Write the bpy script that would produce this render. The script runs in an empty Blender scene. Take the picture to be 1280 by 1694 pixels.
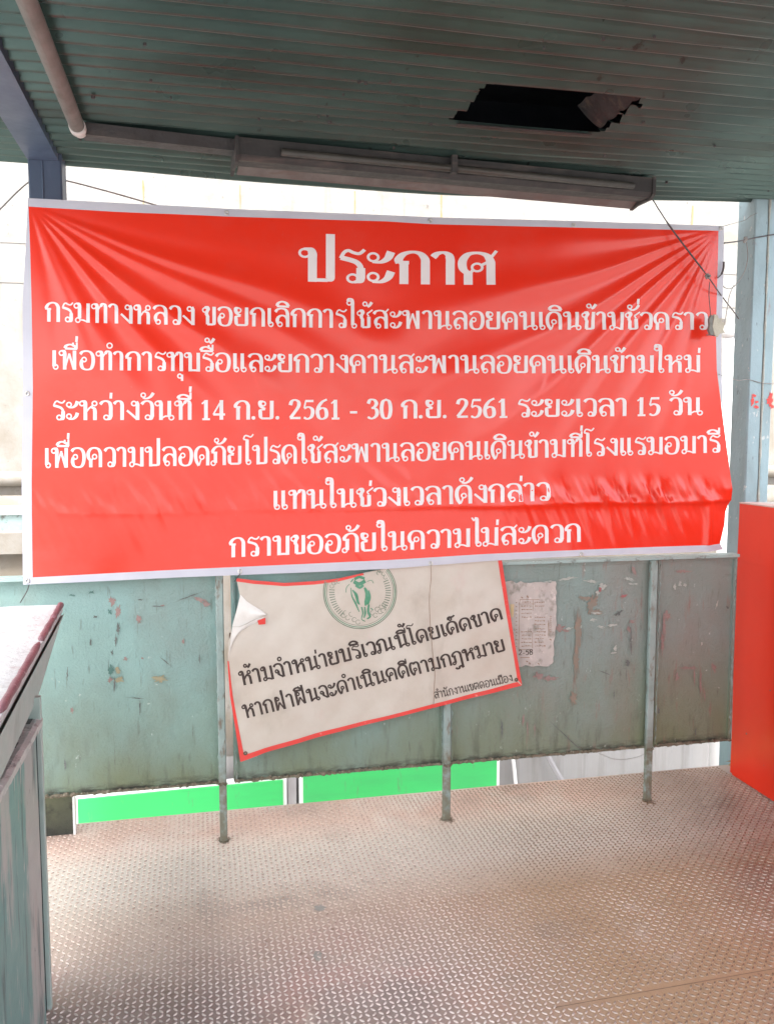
import bpy, math, random
import numpy as np
random.seed(7); rng = np.random.default_rng(7)
sc = bpy.context.scene
COL = sc.collection
# ------------------------------------------------------------------ camera
F, YAW, PITCH, CAMH = 1420.0, math.radians(12.2), math.radians(5.2), 1.6   # focal length in photo pixels
cam = bpy.data.cameras.new("camera"); cam.sensor_width = 36; cam.lens = F/1694*36
cam.clip_start = 0.02; cam.clip_end = 2000
cam_o = bpy.data.objects.new("camera", cam); COL.objects.link(cam_o)
cam_o.location = (0, 0, CAMH); cam_o.rotation_euler = (math.pi/2-PITCH, 0, -YAW)
sc.camera = cam_o
FW = np.array([math.sin(YAW)*math.cos(PITCH), math.cos(YAW)*math.cos(PITCH), -math.sin(PITCH)])
RT = np.array([math.cos(YAW), -math.sin(YAW), 0.0]); UP = np.cross(RT, FW); CC = np.array([0, 0, CAMH])
def ray(x, y): return FW*F + RT*(x-640) + UP*(847-y)
def at(x, y, Y): d = ray(x, y); return CC + d*(Y/d[1])          # photo measurement -> point on the plane y = Y
def atz(x, y, Z): d = ray(x, y); return CC + d*((Z-CAMH)/d[2])
def atx(x, y, X): d = ray(x, y); return CC + d*(X/d[0])
# ------------------------------------------------------------------ world, sun, exposure
SUN_EL, SUN_AZ = math.radians(60), math.radians(200)      # azimuth clockwise from +y
w = bpy.data.worlds.new("World"); sc.world = w; w.use_nodes = True
nt = w.node_tree; bg = nt.nodes["Background"]
sky = nt.nodes.new("ShaderNodeTexSky"); sky.sky_type = 'NISHITA'; sky.sun_disc = False
sky.sun_elevation = SUN_EL; sky.sun_rotation = SUN_AZ; sky.air_density = 1.0; sky.dust_density = 4.0; sky.ozone_density = 1.0
hs = nt.nodes.new("ShaderNodeHueSaturation"); hs.inputs["Saturation"].default_value = 0.35
nt.links.new(sky.outputs[0], hs.inputs["Color"]); nt.links.new(hs.outputs[0], bg.inputs[0]); bg.inputs[1].default_value = 0.15
sun = bpy.data.lights.new("sun", 'SUN'); sun.energy = 1.05; sun.angle = math.radians(18); sun.color = (1, 0.95, 0.88)
sun_o = bpy.data.objects.new("sun", sun); COL.objects.link(sun_o)
sun_o.location = (-4, -6, 9); sun_o.rotation_euler = (math.pi/2-SUN_EL, 0, -SUN_AZ+math.pi)
sc.view_settings.view_transform = 'Standard'; sc.view_settings.look = 'None'
sc.view_settings.exposure = 2.45; sc.view_settings.gamma = 1.0
sc.cycles.max_bounces = 10; sc.cycles.diffuse_bounces = 6

# ------------------------------------------------------------------ materials
MATS = {}
def mat(name, c1, c2=None, scale=3.0, rough=0.6, spots=(), bump=0.0, bscale=60, spec=0.5, metal=0.0, coat=0.0, trans=0.0, lo=0.35, hi=0.65, rvar=1.0):
    """noise mix of c1 / c2, then 'spots': (colour, scale or (sx,sy,sz), lo, hi, amount[, (axis, a, b)])"""
    m = bpy.data.materials.new(name); m.use_nodes = True; t = m.node_tree; N = t.nodes; L = t.links
    b = N["Principled BSDF"]; b.inputs["Roughness"].default_value = rough; b.inputs["Metallic"].default_value = metal
    b.inputs["Specular IOR Level"].default_value = spec; b.inputs["Coat Weight"].default_value = coat
    geo = N.new("ShaderNodeNewGeometry")
    def noise(scl, detail=6, off=0.0):
        mp = N.new("ShaderNodeMapping"); L.new(geo.outputs["Position"], mp.inputs["Vector"])
        mp.inputs["Scale"].default_value = scl if isinstance(scl, tuple) else (scl, scl, scl)
        mp.inputs["Location"].default_value = (off, off*1.7, off*0.6)
        n = N.new("ShaderNodeTexNoise"); n.inputs["Scale"].default_value = 1.0; n.inputs["Detail"].default_value = detail; n.inputs["Roughness"].default_value = 0.6
        L.new(mp.outputs[0], n.inputs["Vector"]); return n.outputs["Fac"]
    def rng_(src, lo, hi, a=0.0, z=1.0):
        r = N.new("ShaderNodeMapRange"); L.new(src, r.inputs["Value"])
        r.inputs["From Min"].default_value = lo; r.inputs["From Max"].default_value = hi
        r.inputs["To Min"].default_value = a; r.inputs["To Max"].default_value = z; return r.outputs["Result"]
    def mix(f, a, c):
        x = N.new("ShaderNodeMix"); x.data_type = 'RGBA'; L.new(f, x.inputs["Factor"])
        if isinstance(a, tuple): x.inputs["A"].default_value = (*a, 1)
        else: L.new(a, x.inputs["A"])
        x.inputs["B"].default_value = (*c, 1); return x.outputs["Result"]
    if c2 is None: c2 = tuple(v*0.85 for v in c1)
    cur = mix(rng_(noise(scale, 7, len(name)*1.3), lo, hi), c1, c2)
    for i, s in enumerate(spots):
        f = rng_(noise(s[1], 8, 3.1*i+len(name)), s[2], s[3], 0.0, s[4])
        if len(s) > 5:
            ax, a, z = s[5]; sp = N.new("ShaderNodeSeparateXYZ"); L.new(geo.outputs["Position"], sp.inputs[0])
            g = rng_(sp.outputs["XYZ".index(ax)], a, z)
            mm = N.new("ShaderNodeMath"); mm.operation = 'MULTIPLY'; L.new(f, mm.inputs[0]); L.new(g, mm.inputs[1]); f = mm.outputs[0]
        cur = mix(f, cur, s[0])
    L.new(cur, b.inputs["Base Color"])
    rr = rng_(noise(scale*4, 2, 9.0), 0.3, 0.7, max(0.03, rough-0.05*rvar), min(1, rough+0.08*rvar)); L.new(rr, b.inputs["Roughness"])
    if bump > 0:
        bp = N.new("ShaderNodeBump"); bp.inputs["Strength"].default_value = bump; bp.inputs["Distance"].default_value = 0.01
        L.new(noise(bscale, 8, 5.0), bp.inputs["Height"]); L.new(bp.outputs[0], b.inputs["Normal"])
    if trans > 0:
        tr = N.new("ShaderNodeBsdfTranslucent"); L.new(cur, tr.inputs["Color"]); mx = N.new("ShaderNodeMixShader"); mx.inputs[0].default_value = trans
        out = N["Material Output"]; L.new(b.outputs[0], mx.inputs[1]); L.new(tr.outputs[0], mx.inputs[2]); L.new(mx.outputs[0], out.inputs["Surface"])
    return m
M = {}
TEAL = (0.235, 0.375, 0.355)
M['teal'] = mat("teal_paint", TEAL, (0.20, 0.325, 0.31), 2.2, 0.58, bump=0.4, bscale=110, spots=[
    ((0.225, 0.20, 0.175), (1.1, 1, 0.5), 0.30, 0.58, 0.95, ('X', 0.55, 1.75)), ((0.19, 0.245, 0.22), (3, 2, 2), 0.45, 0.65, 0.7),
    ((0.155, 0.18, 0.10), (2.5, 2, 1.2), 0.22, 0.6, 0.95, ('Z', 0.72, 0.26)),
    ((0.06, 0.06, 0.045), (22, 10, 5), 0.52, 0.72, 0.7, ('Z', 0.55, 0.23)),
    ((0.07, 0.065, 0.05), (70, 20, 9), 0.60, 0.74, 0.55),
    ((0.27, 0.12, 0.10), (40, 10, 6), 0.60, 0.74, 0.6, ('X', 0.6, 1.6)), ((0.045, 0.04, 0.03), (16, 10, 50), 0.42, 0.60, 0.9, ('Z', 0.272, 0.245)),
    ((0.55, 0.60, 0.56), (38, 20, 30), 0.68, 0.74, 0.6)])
M['teal_rail'] = mat("teal_rail_paint", (0.36, 0.48, 0.46), (0.30, 0.42, 0.41), 6, 0.5, bump=0.25, bscale=60, spots=[
    ((0.10, 0.085, 0.06), 26, 0.58, 0.70, 0.8), ((0.62, 0.64, 0.62), 40, 0.62, 0.72, 0.5)])
M['post'] = mat("worn_post_paint", (0.30, 0.37, 0.355), (0.22, 0.29, 0.27), 9, 0.5, bump=0.3, bscale=60, spots=[
    ((0.14, 0.09, 0.055), (40, 40, 16), 0.55, 0.68, 0.8), ((0.10, 0.07, 0.05), 30, 0.35, 0.55, 0.9, ('Z', 0.05, 0.0)),
    ((0.15, 0.13, 0.08), 30, 0.35, 0.55, 0.8, ('Z', 0.36, 0.22))])
M['crust'] = mat("dirt_crust", (0.10, 0.09, 0.06), (0.23, 0.19, 0.14), 40, 0.9, bump=0.9, bscale=90, spots=[((0.40, 0.36, 0.28), 60, 0.6, 0.7, 0.8)])
M['vinyl'] = mat("red_vinyl", (0.80, 0.032, 0.012), (0.78, 0.028, 0.011), 1, 0.20, spec=0.7, trans=0.10, rvar=0, spots=[((0.72, 0.075, 0.055), (3, 3, 4), 0.50, 0.75, 0.45), ((0.62, 0.10, 0.08), (60, 60, 60), 0.66, 0.74, 0.35)])
M['hem'] = mat("white_vinyl", (0.56, 0.56, 0.63), (0.50, 0.50, 0.58), 6, 0.42, bump=0.08, bscale=40, trans=0.1)
M['ink_pale'] = mat("pale_ink", (0.80, 0.735, 0.75), (0.75, 0.69, 0.705), 8, 0.36)
M['sign'] = mat("aged_sign_vinyl", (0.49, 0.425, 0.36), (0.55, 0.50, 0.44), 5, 0.45, bump=0.12, bscale=14, spots=[
    ((0.27, 0.22, 0.17), (5, 5, 3), 0.56, 0.8, 0.6), ((0.56, 0.36, 0.33), (6, 6, 3), 0.62, 0.75, 0.35)])
M['ink_red'] = mat("red_ink", (0.70, 0.05, 0.04), (0.62, 0.06, 0.05), 12, 0.45, spots=[((0.75, 0.4, 0.35), 40, 0.64, 0.72, 0.5)])
M['ink_black'] = mat("brown_black_ink", (0.035, 0.022, 0.018), (0.05, 0.03, 0.025), 15, 0.5)
M['ink_green'] = mat("green_ink", (0.05, 0.22, 0.12), (0.10, 0.28, 0.18), 40, 0.5)
M['ink_grey'] = mat("grey_green_ink", (0.16, 0.20, 0.15), (0.24, 0.27, 0.21), 60, 0.5)
M['white_back'] = mat("white_vinyl_back", (0.78, 0.76, 0.73), (0.66, 0.63, 0.59), 10, 0.5)
M['poster'] = mat("weathered_paper", (0.50, 0.445, 0.41), (0.42, 0.375, 0.35), 12, 0.85, bump=0.2, bscale=80, spots=[
    ((0.24, 0.225, 0.19), (22, 20, 16), 0.54, 0.66, 0.85), ((0.72, 0.64, 0.6), 30, 0.6, 0.7, 0.5)])
M['ink_brown'] = mat("faded_print", (0.24, 0.15, 0.10), (0.34, 0.24, 0.18), 60, 0.8)
M['ochre'] = mat("ochre_print", (0.55, 0.42, 0.22), (0.58, 0.46, 0.3), 60, 0.8)
M['floor'] = mat("worn_floor_plate", (0.62, 0.51, 0.425), (0.575, 0.45, 0.37), 1.3, 0.42, bump=0.12, bscale=70, spec=0.5, spots=[
    ((0.47, 0.35, 0.27), (1.6, 1.3, 1), 0.45, 0.62, 0.7),
    ((0.34, 0.29, 0.28), (1.4, 1.4, 1), 0.28, 0.52, 0.85, ('Y', 2.75, 2.30)), ((0.50, 0.33, 0.29), (2.4, 2.4, 1), 0.50, 0.62, 0.7, ('Y', 2.95, 2.45)),
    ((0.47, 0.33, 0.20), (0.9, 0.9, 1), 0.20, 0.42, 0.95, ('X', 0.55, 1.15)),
    ((0.70, 0.645, 0.57), 2.0, 0.2, 0.4, 0.95, ('Y', 2.72, 2.98)), ((0.60, 0.38, 0.30), 2.4, 0.33, 0.52, 0.75, ('Y', 3.2, 3.4)),  # pale band near the wall: incoming light painted into the floor colour
    ((0.26, 0.205, 0.18), (1.3, 1.4, 1), 0.30, 0.55, 0.85, ('X', 1.62, 2.1)), ((0.27, 0.225, 0.20), (1.9, 2.2, 1), 0.55, 0.68, 0.55),  # darker right side: shade by the red barrier painted into the colour
    ((0.60, 0.54, 0.47), (7, 7, 4), 0.62, 0.70, 0.4), ((0.17, 0.11, 0.075), (40, 40, 10), 0.62, 0.72, 0.5)])
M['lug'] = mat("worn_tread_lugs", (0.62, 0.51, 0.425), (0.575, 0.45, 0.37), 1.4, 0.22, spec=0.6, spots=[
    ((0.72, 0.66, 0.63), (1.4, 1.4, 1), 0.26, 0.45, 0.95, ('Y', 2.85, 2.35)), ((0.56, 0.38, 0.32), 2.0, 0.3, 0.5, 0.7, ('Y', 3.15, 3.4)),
    ((0.22, 0.145, 0.085), (0.9, 0.9, 1), 0.20, 0.42, 0.9, ('X', 0.75, 1.25)), ((0.30, 0.22, 0.18), (30, 30, 8), 0.56, 0.68, 0.6)])  # dark brown towards the right: shading of the lug faces put into the colour
M['rust_stain'] = mat("rust_and_grime", (0.16, 0.10, 0.065), (0.25, 0.19, 0.14), 50, 0.8)
M['smear'] = mat("grey_smear", (0.33, 0.325, 0.30), (0.42, 0.40, 0.36), 60, 0.6)
M['rust'] = mat("rusty_steel", (0.038, 0.033, 0.032), (0.055, 0.052, 0.055), 8, 0.7, bump=0.4, bscale=60, spots=[((0.09, 0.075, 0.065), (6, 20, 20), 0.55, 0.7, 0.6)])
M['rust_dark'] = mat("dark_rusty_sheet", (0.026, 0.023, 0.022), (0.018, 0.017, 0.017), 8, 0.7, bump=0.4, bscale=60, spots=[((0.11, 0.08, 0.055), (8, 20, 20), 0.55, 0.7, 0.6)])
M['dust'] = mat("dusty_lamp_body", (0.042, 0.040, 0.040), (0.030, 0.028, 0.028), 9, 0.7, bump=0.2, bscale=50, spots=[((0.11, 0.085, 0.075), (5, 30, 30), 0.5, 0.66, 0.6)])
M['dust_pink'] = mat("pale_dusty_reflector", (0.17, 0.15, 0.14), (0.12, 0.10, 0.095), 9, 0.7, spots=[((0.13, 0.09, 0.08), (7, 30, 30), 0.54, 0.66, 0.8)])
M['tube'] = mat("dusty_tube", (0.060, 0.054, 0.046), (0.042, 0.038, 0.033), 12, 0.45)
M['ceil'] = mat("green_corrugated_sheet", (0.078, 0.128, 0.115), (0.054, 0.096, 0.088), 1.6, 0.31, spec=0.5, metal=0.55, bump=0.04, bscale=40, spots=[
    ((0.040, 0.046, 0.038), (1.2, 3, 1), 0.5, 0.7, 0.7), ((0.03, 0.03, 0.028), (20, 20, 10), 0.66, 0.72, 0.8), ((0.09, 0.12, 0.105), (3, 40, 3), 0.6, 0.75, 0.5)])
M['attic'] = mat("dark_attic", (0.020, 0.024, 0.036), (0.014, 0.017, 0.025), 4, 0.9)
M['navy'] = mat("navy_steel_paint", (0.066, 0.096, 0.155), (0.052, 0.078, 0.128), 2.5, 0.45, bump=0.12, bscale=40, spots=[((0.10, 0.13, 0.2), (10, 10, 3), 0.6, 0.72, 0.5), ((0.05, 0.05, 0.05), 30, 0.66, 0.72, 0.5)])
M['blue'] = mat("pale_blue_steel_paint", (0.30, 0.41, 0.45), (0.26, 0.37, 0.41), 3, 0.5, bump=0.2, bscale=50, spots=[
    ((0.06, 0.05, 0.045), (70, 70, 20), 0.64, 0.70, 0.7), ((0.60, 0.62, 0.60), (40, 40, 22), 0.63, 0.68, 0.8), ((0.19, 0.25, 0.26), (5, 5, 2), 0.45, 0.65, 0.6), ((0.25, 0.15, 0.12), (30, 30, 8), 0.66, 0.74, 0.5)])
M['pipe'] = mat("grey_dusty_pipe", (0.20, 0.205, 0.19), (0.14, 0.145, 0.135), 7, 0.65, bump=0.25, bscale=70, spots=[((0.1, 0.09, 0.08), (20, 6, 20), 0.56, 0.7, 0.7)])
M['tape'] = mat("white_pipe_joint", (0.6, 0.58, 0.56), (0.5, 0.48, 0.46), 20, 0.5)
M['concrete'] = mat("pale_concrete", (0.285, 0.278, 0.263), (0.25, 0.242, 0.222), 0.9, 0.9, bump=0.3, bscale=30, spots=[
    ((0.22, 0.20, 0.165), (4, 4, 5), 0.54, 0.70, 0.7), ((0.09, 0.08, 0.07), (26, 26, 22), 0.62, 0.70, 0.6), ((0.185, 0.16, 0.125), (5, 5, 4), 0.33, 0.60, 0.9, ('Z', 2.6, 1.4)), ((0.17, 0.15, 0.12), (14, 14, 1.2), 0.58, 0.75, 0.6)])
M['joint'] = mat("dirty_joint", (0.25, 0.235, 0.21), (0.30, 0.285, 0.26), 2, 0.9)
M['stain'] = mat("yellow_stain", (0.27, 0.20, 0.085), (0.26, 0.22, 0.14), 30, 0.9)
M['coping'] = mat("white_worn_coping", (0.66, 0.69, 0.695), (0.54, 0.575, 0.58), 3.5, 0.5, bump=0.6, bscale=28, spots=[
    ((0.30, 0.31, 0.31), (14, 14, 10), 0.56, 0.70, 0.7), ((0.45, 0.33, 0.33), (12, 20, 10), 0.58, 0.74, 0.5), ((0.7, 0.69, 0.67), 50, 0.58, 0.66, 0.6)])
M['flange'] = mat("torn_white_flange", (0.56, 0.57, 0.56), (0.46, 0.49, 0.48), 12, 0.5, bump=0.5, bscale=50, spots=[((0.08, 0.10, 0.10), (24, 14, 24), 0.58, 0.66, 0.8), ((0.75, 0.75, 0.74), 60, 0.56, 0.64, 0.7)])
M['maroon'] = mat("maroon_paint", (0.20, 0.085, 0.105), (0.26, 0.13, 0.15), 14, 0.5, bump=0.3, bscale=60, spots=[((0.55, 0.42, 0.42), 50, 0.6, 0.7, 0.7)])
M['side'] = mat("pale_teal_paint", (0.37, 0.47, 0.44), (0.42, 0.48, 0.46), 6, 0.55, bump=0.2, bscale=40, spots=[((0.25, 0.3, 0.28), (20, 10, 6), 0.6, 0.72, 0.5)])
M['dark_teal'] = mat("deep_teal_paint", (0.07, 0.20, 0.22), (0.045, 0.14, 0.16), 5, 0.6, bump=0.3, bscale=50, spots=[((0.03, 0.05, 0.05), 22, 0.55, 0.68, 0.8), ((0.3, 0.38, 0.36), 34, 0.64, 0.7, 0.6)])  # inset parapet face in shadow; its shade is part of this teal
M['scraped'] = mat("scraped_teal_paint", (0.19, 0.35, 0.335), (0.15, 0.30, 0.29), 3, 0.5, bump=0.15, bscale=60, spots=[
    ((0.42, 0.425, 0.415), (3, 5.5, 1.3), 0.50, 0.57, 0.9), ((0.40, 0.345, 0.335), (6, 9, 4), 0.60, 0.68, 0.7),
    ((0.07, 0.115, 0.12), (9, 18, 2.2), 0.55, 0.64, 0.85), ((0.60, 0.60, 0.59), (24, 40, 6), 0.62, 0.68, 0.7), ((0.05, 0.05, 0.05), (70, 70, 40), 0.68, 0.73, 0.8)])
M['slot'] = mat("dark_gap_paint", (0.008, 0.014, 0.021), (0.016, 0.026, 0.034), 20, 0.8, spec=0.05, spots=[((0.3, 0.36, 0.36), 60, 0.64, 0.7, 0.6)])
M['redsheet'] = mat("red_orange_sheet", (0.80, 0.032, 0.008), (0.77, 0.03, 0.01), 2, 0.33, spec=0.5, bump=0.10, bscale=5, spots=[((0.35, 0.03, 0.02), 36, 0.72, 0.76, 0.7)])
M['cap'] = mat("dusty_cap_plate", (0.62, 0.54, 0.50), (0.50, 0.45, 0.42), 9, 0.7, spots=[((0.75, 0.42, 0.37), 12, 0.55, 0.7, 0.5)])
M['green'] = mat("green_board", (0.028, 0.46, 0.105), (0.032, 0.49, 0.12), 1.2, 0.5, spots=[((0.035, 0.30, 0.09), (1.5, 3, 7), 0.48, 0.72, 0.5), ((0.12, 0.16, 0.10), (30, 30, 8), 0.62, 0.72, 0.5)])
M['white'] = mat("white_frame", (0.8, 0.8, 0.79), (0.74, 0.74, 0.73), 8, 0.5)
M['zinc'] = mat("grey_ribbed_sheet", (0.26, 0.255, 0.25), (0.23, 0.225, 0.22), 3, 0.5, spots=[((0.15, 0.14, 0.13), (14, 3, 0.8), 0.52, 0.7, 0.6)])
M['grey'] = mat("grey_steel", (0.36, 0.35, 0.36), (0.30, 0.29, 0.30), 6, 0.5)
M['wire'] = mat("black_wire", (0.06, 0.05, 0.055), (0.10, 0.085, 0.085), 30, 0.5)
M['wire_grey'] = mat("grey_wire", (0.20, 0.19, 0.18), (0.28, 0.26, 0.24), 30, 0.5)
M['metal'] = mat("grommet_metal", (0.70, 0.69, 0.66), (0.55, 0.53, 0.5), 40, 0.3, metal=0.8)
M['dark_metal'] = mat("rusty_grommet", (0.10, 0.06, 0.045), (0.18, 0.12, 0.09), 60, 0.5, metal=0.3)
M['plastic'] = mat("chipped_cream_plastic", (0.55, 0.52, 0.42), (0.45, 0.42, 0.34), 30, 0.6, bump=0.3, bscale=80)
M['plastic_grey'] = mat("grey_plastic", (0.24, 0.24, 0.22), (0.17, 0.17, 0.15), 40, 0.7, bump=0.3)
M['orange'] = mat("orange_smear", (0.25, 0.19, 0.145), (0.21, 0.19, 0.155), 30, 0.6)
M['chip_white'] = mat("white_scraped_paint", (0.42, 0.43, 0.39), (0.30, 0.33, 0.30), 80, 0.7)
M['chip_pink'] = mat("pink_undercoat", (0.29, 0.21, 0.195), (0.24, 0.155, 0.14), 60, 0.7)
M['chip_red'] = mat("dull_red_fleck", (0.36, 0.10, 0.10), (0.28, 0.12, 0.12), 60, 0.6)
M['chip_dark'] = mat("bare_dark_metal", (0.09, 0.105, 0.10), (0.14, 0.15, 0.14), 60, 0.6)
M['chip_teal'] = mat("dark_teal_undercoat", (0.06, 0.15, 0.13), (0.09, 0.19, 0.17), 60, 0.6)
M['tape_brown'] = mat("brown_tape_residue", (0.30, 0.27, 0.16), (0.27, 0.25, 0.17), 60, 0.6)
M['street'] = mat("pale_street", (0.30, 0.29, 0.28), (0.26, 0.25, 0.24), 0.3, 0.9)
M['leaf'] = mat("dry_leaf", (0.45, 0.36, 0.20), (0.28, 0.2, 0.1), 60, 0.8)

# ------------------------------------------------------------------ mesh helpers (all in world coordinates)
class MB:
    def __init__(s): s.V = []; s.F = []; s.MI = []
    def add(s, V, Fc, mi=0):
        o = len(s.V); s.V += [tuple(map(float, v)) for v in V]
        for f in Fc: s.F.append(tuple(i+o for i in f)); s.MI.append(mi)
        return s
    def box(s, x0, x1, y0, y1, z0, z1, mi=0, bev=0.0):
        if bev <= 0:
            V = [(x, y, z) for z in (z0, z1) for y in (y0, y1) for x in (x0, x1)]
            return s.add(V, [(0, 2, 3, 1), (4, 5, 7, 6), (0, 1, 5, 4), (2, 6, 7, 3), (0, 4, 6, 2), (1, 3, 7, 5)], mi)
        b = bev; ring = [(x0+b, y0), (x1-b, y0), (x1, y0+b), (x1, y1-b), (x1-b, y1), (x0+b, y1), (x0, y1-b), (x0, y0+b)]
        return s.prism(ring, z0, z1, mi)
    def prism(s, ring, z0, z1, mi=0):
        n = len(ring); V = [(x, y, z0) for x, y in ring]+[(x, y, z1) for x, y in ring]
        Fc = [tuple(range(n-1, -1, -1)), tuple(range(n, 2*n))]+[(i, (i+1) % n, (i+1) % n+n, i+n) for i in range(n)]
        return s.add(V, Fc, mi)
    def tube(s, P, r, n=8, mi=0, cap=True):
        P = [np.array(p, float) for p in P]; V = []; Fc = []; up = None
        for i, p in enumerate(P):
            d = P[min(i+1, len(P)-1)]-P[max(i-1, 0)]; d /= np.linalg.norm(d)+1e-12
            if up is None: up = np.array([0, 0, 1.]) if abs(d[2]) < .9 else np.array([1., 0, 0])
            a = np.cross(d, up); a /= np.linalg.norm(a)+1e-12; b = np.cross(a, d); up = b
            rr = r[i] if isinstance(r, (list, tuple)) else r
            for k in range(n):
                t = 2*math.pi*k/n; V.append(p+rr*(math.cos(t)*a+math.sin(t)*b))
        for i in range(len(P)-1):
            for k in range(n): Fc.append((i*n+k, i*n+(k+1) % n, (i+1)*n+(k+1) % n, (i+1)*n+k))
        if cap: Fc += [tuple(range(n-1, -1, -1)), tuple((len(P)-1)*n+k for k in range(n))]
        return s.add(V, Fc, mi)
    def grid(s, P, mi=0):
        P = np.asarray(P); a, b = P.shape[:2]
        return s.add(P.reshape(-1, 3), [(i*b+j, i*b+j+1, (i+1)*b+j+1, (i+1)*b+j) for i in range(a-1) for j in range(b-1)], mi)
    def build(s, name, mats, parent=None, smooth=False):
        if not isinstance(mats, (list, tuple)): mats = [mats]
        off = np.array(parent_loc(parent)) if parent else np.zeros(3)
        if parent is None and s.V:
            A = np.array(s.V); off = np.array([A[:, 0].mean(), A[:, 1].mean(), A[:, 2].min()])
        me = bpy.data.meshes.new(name)
        me.from_pydata([tuple(np.array(v)-off) for v in s.V] if len(s.V) < 20000 else (np.array(s.V)-off).tolist(), [], s.F); 
        for m in mats: me.materials.append(m)
        if len(mats) > 1: me.polygons.foreach_set("material_index", s.MI)
        if smooth: me.polygons.foreach_set("use_smooth", [True]*len(me.polygons))
        me.update(); me.validate()
        o = bpy.data.objects.new(name, me); COL.objects.link(o)
        if parent: o.parent = parent
        else: o.location = off
        return o
def parent_loc(p):
    l = np.array(p.location, float)
    while p.parent: p = p.parent; l = l+np.array(p.location, float)
    return l
def tag(o, label=None, cat=None, group=None, kind=None):
    for k, v in (('label', label), ('category', cat), ('group', group), ('kind', kind)):
        if v: o[k] = v
    return o
def thing(name, loc, label, cat, group=None):
    o = bpy.data.objects.new(name, None); COL.objects.link(o); o.location = loc; o.empty_display_size = 0.1
    return tag(o, label, cat, group)
def spline(P, n=10):
    P = [np.array(p, float) for p in P]; out = []
    if len(P) < 3: return [P[0]+(P[-1]-P[0])*t for t in np.linspace(0, 1, n+1)]
    Q = [2*P[0]-P[1]]+P+[2*P[-1]-P[-2]]
    for i in range(1, len(Q)-2):
        p0, p1, p2, p3 = Q[i-1:i+3]
        for t in np.linspace(0, 1, n, endpoint=False):
            out.append(0.5*((2*p1)+(-p0+p2)*t+(2*p0-5*p1+4*p2-p3)*t*t+(-p0+3*p1-3*p2+p3)*t**3))
    out.append(P[-1]); return out
def along(pts, n):
    """resample a polyline uniformly in arc length"""
    P = np.array(pts, float); d = np.r_[0, np.cumsum(np.linalg.norm(np.diff(P, axis=0), axis=1))]
    t = np.linspace(0, d[-1], n); return np.stack([np.interp(t, d, P[:, k]) for k in range(P.shape[1])], 1)
# smooth pseudo-noise
_W = [(rng.normal(size=2), rng.uniform(0, 6.28)) for _ in range(14)]
def wav(x, z, f):
    s = 0
    for k, (d, p) in enumerate(_W): s = s+np.sin(f*(d[0]*x+d[1]*z)*(0.6+0.12*k)+p+k)
    return s/5.0

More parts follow.
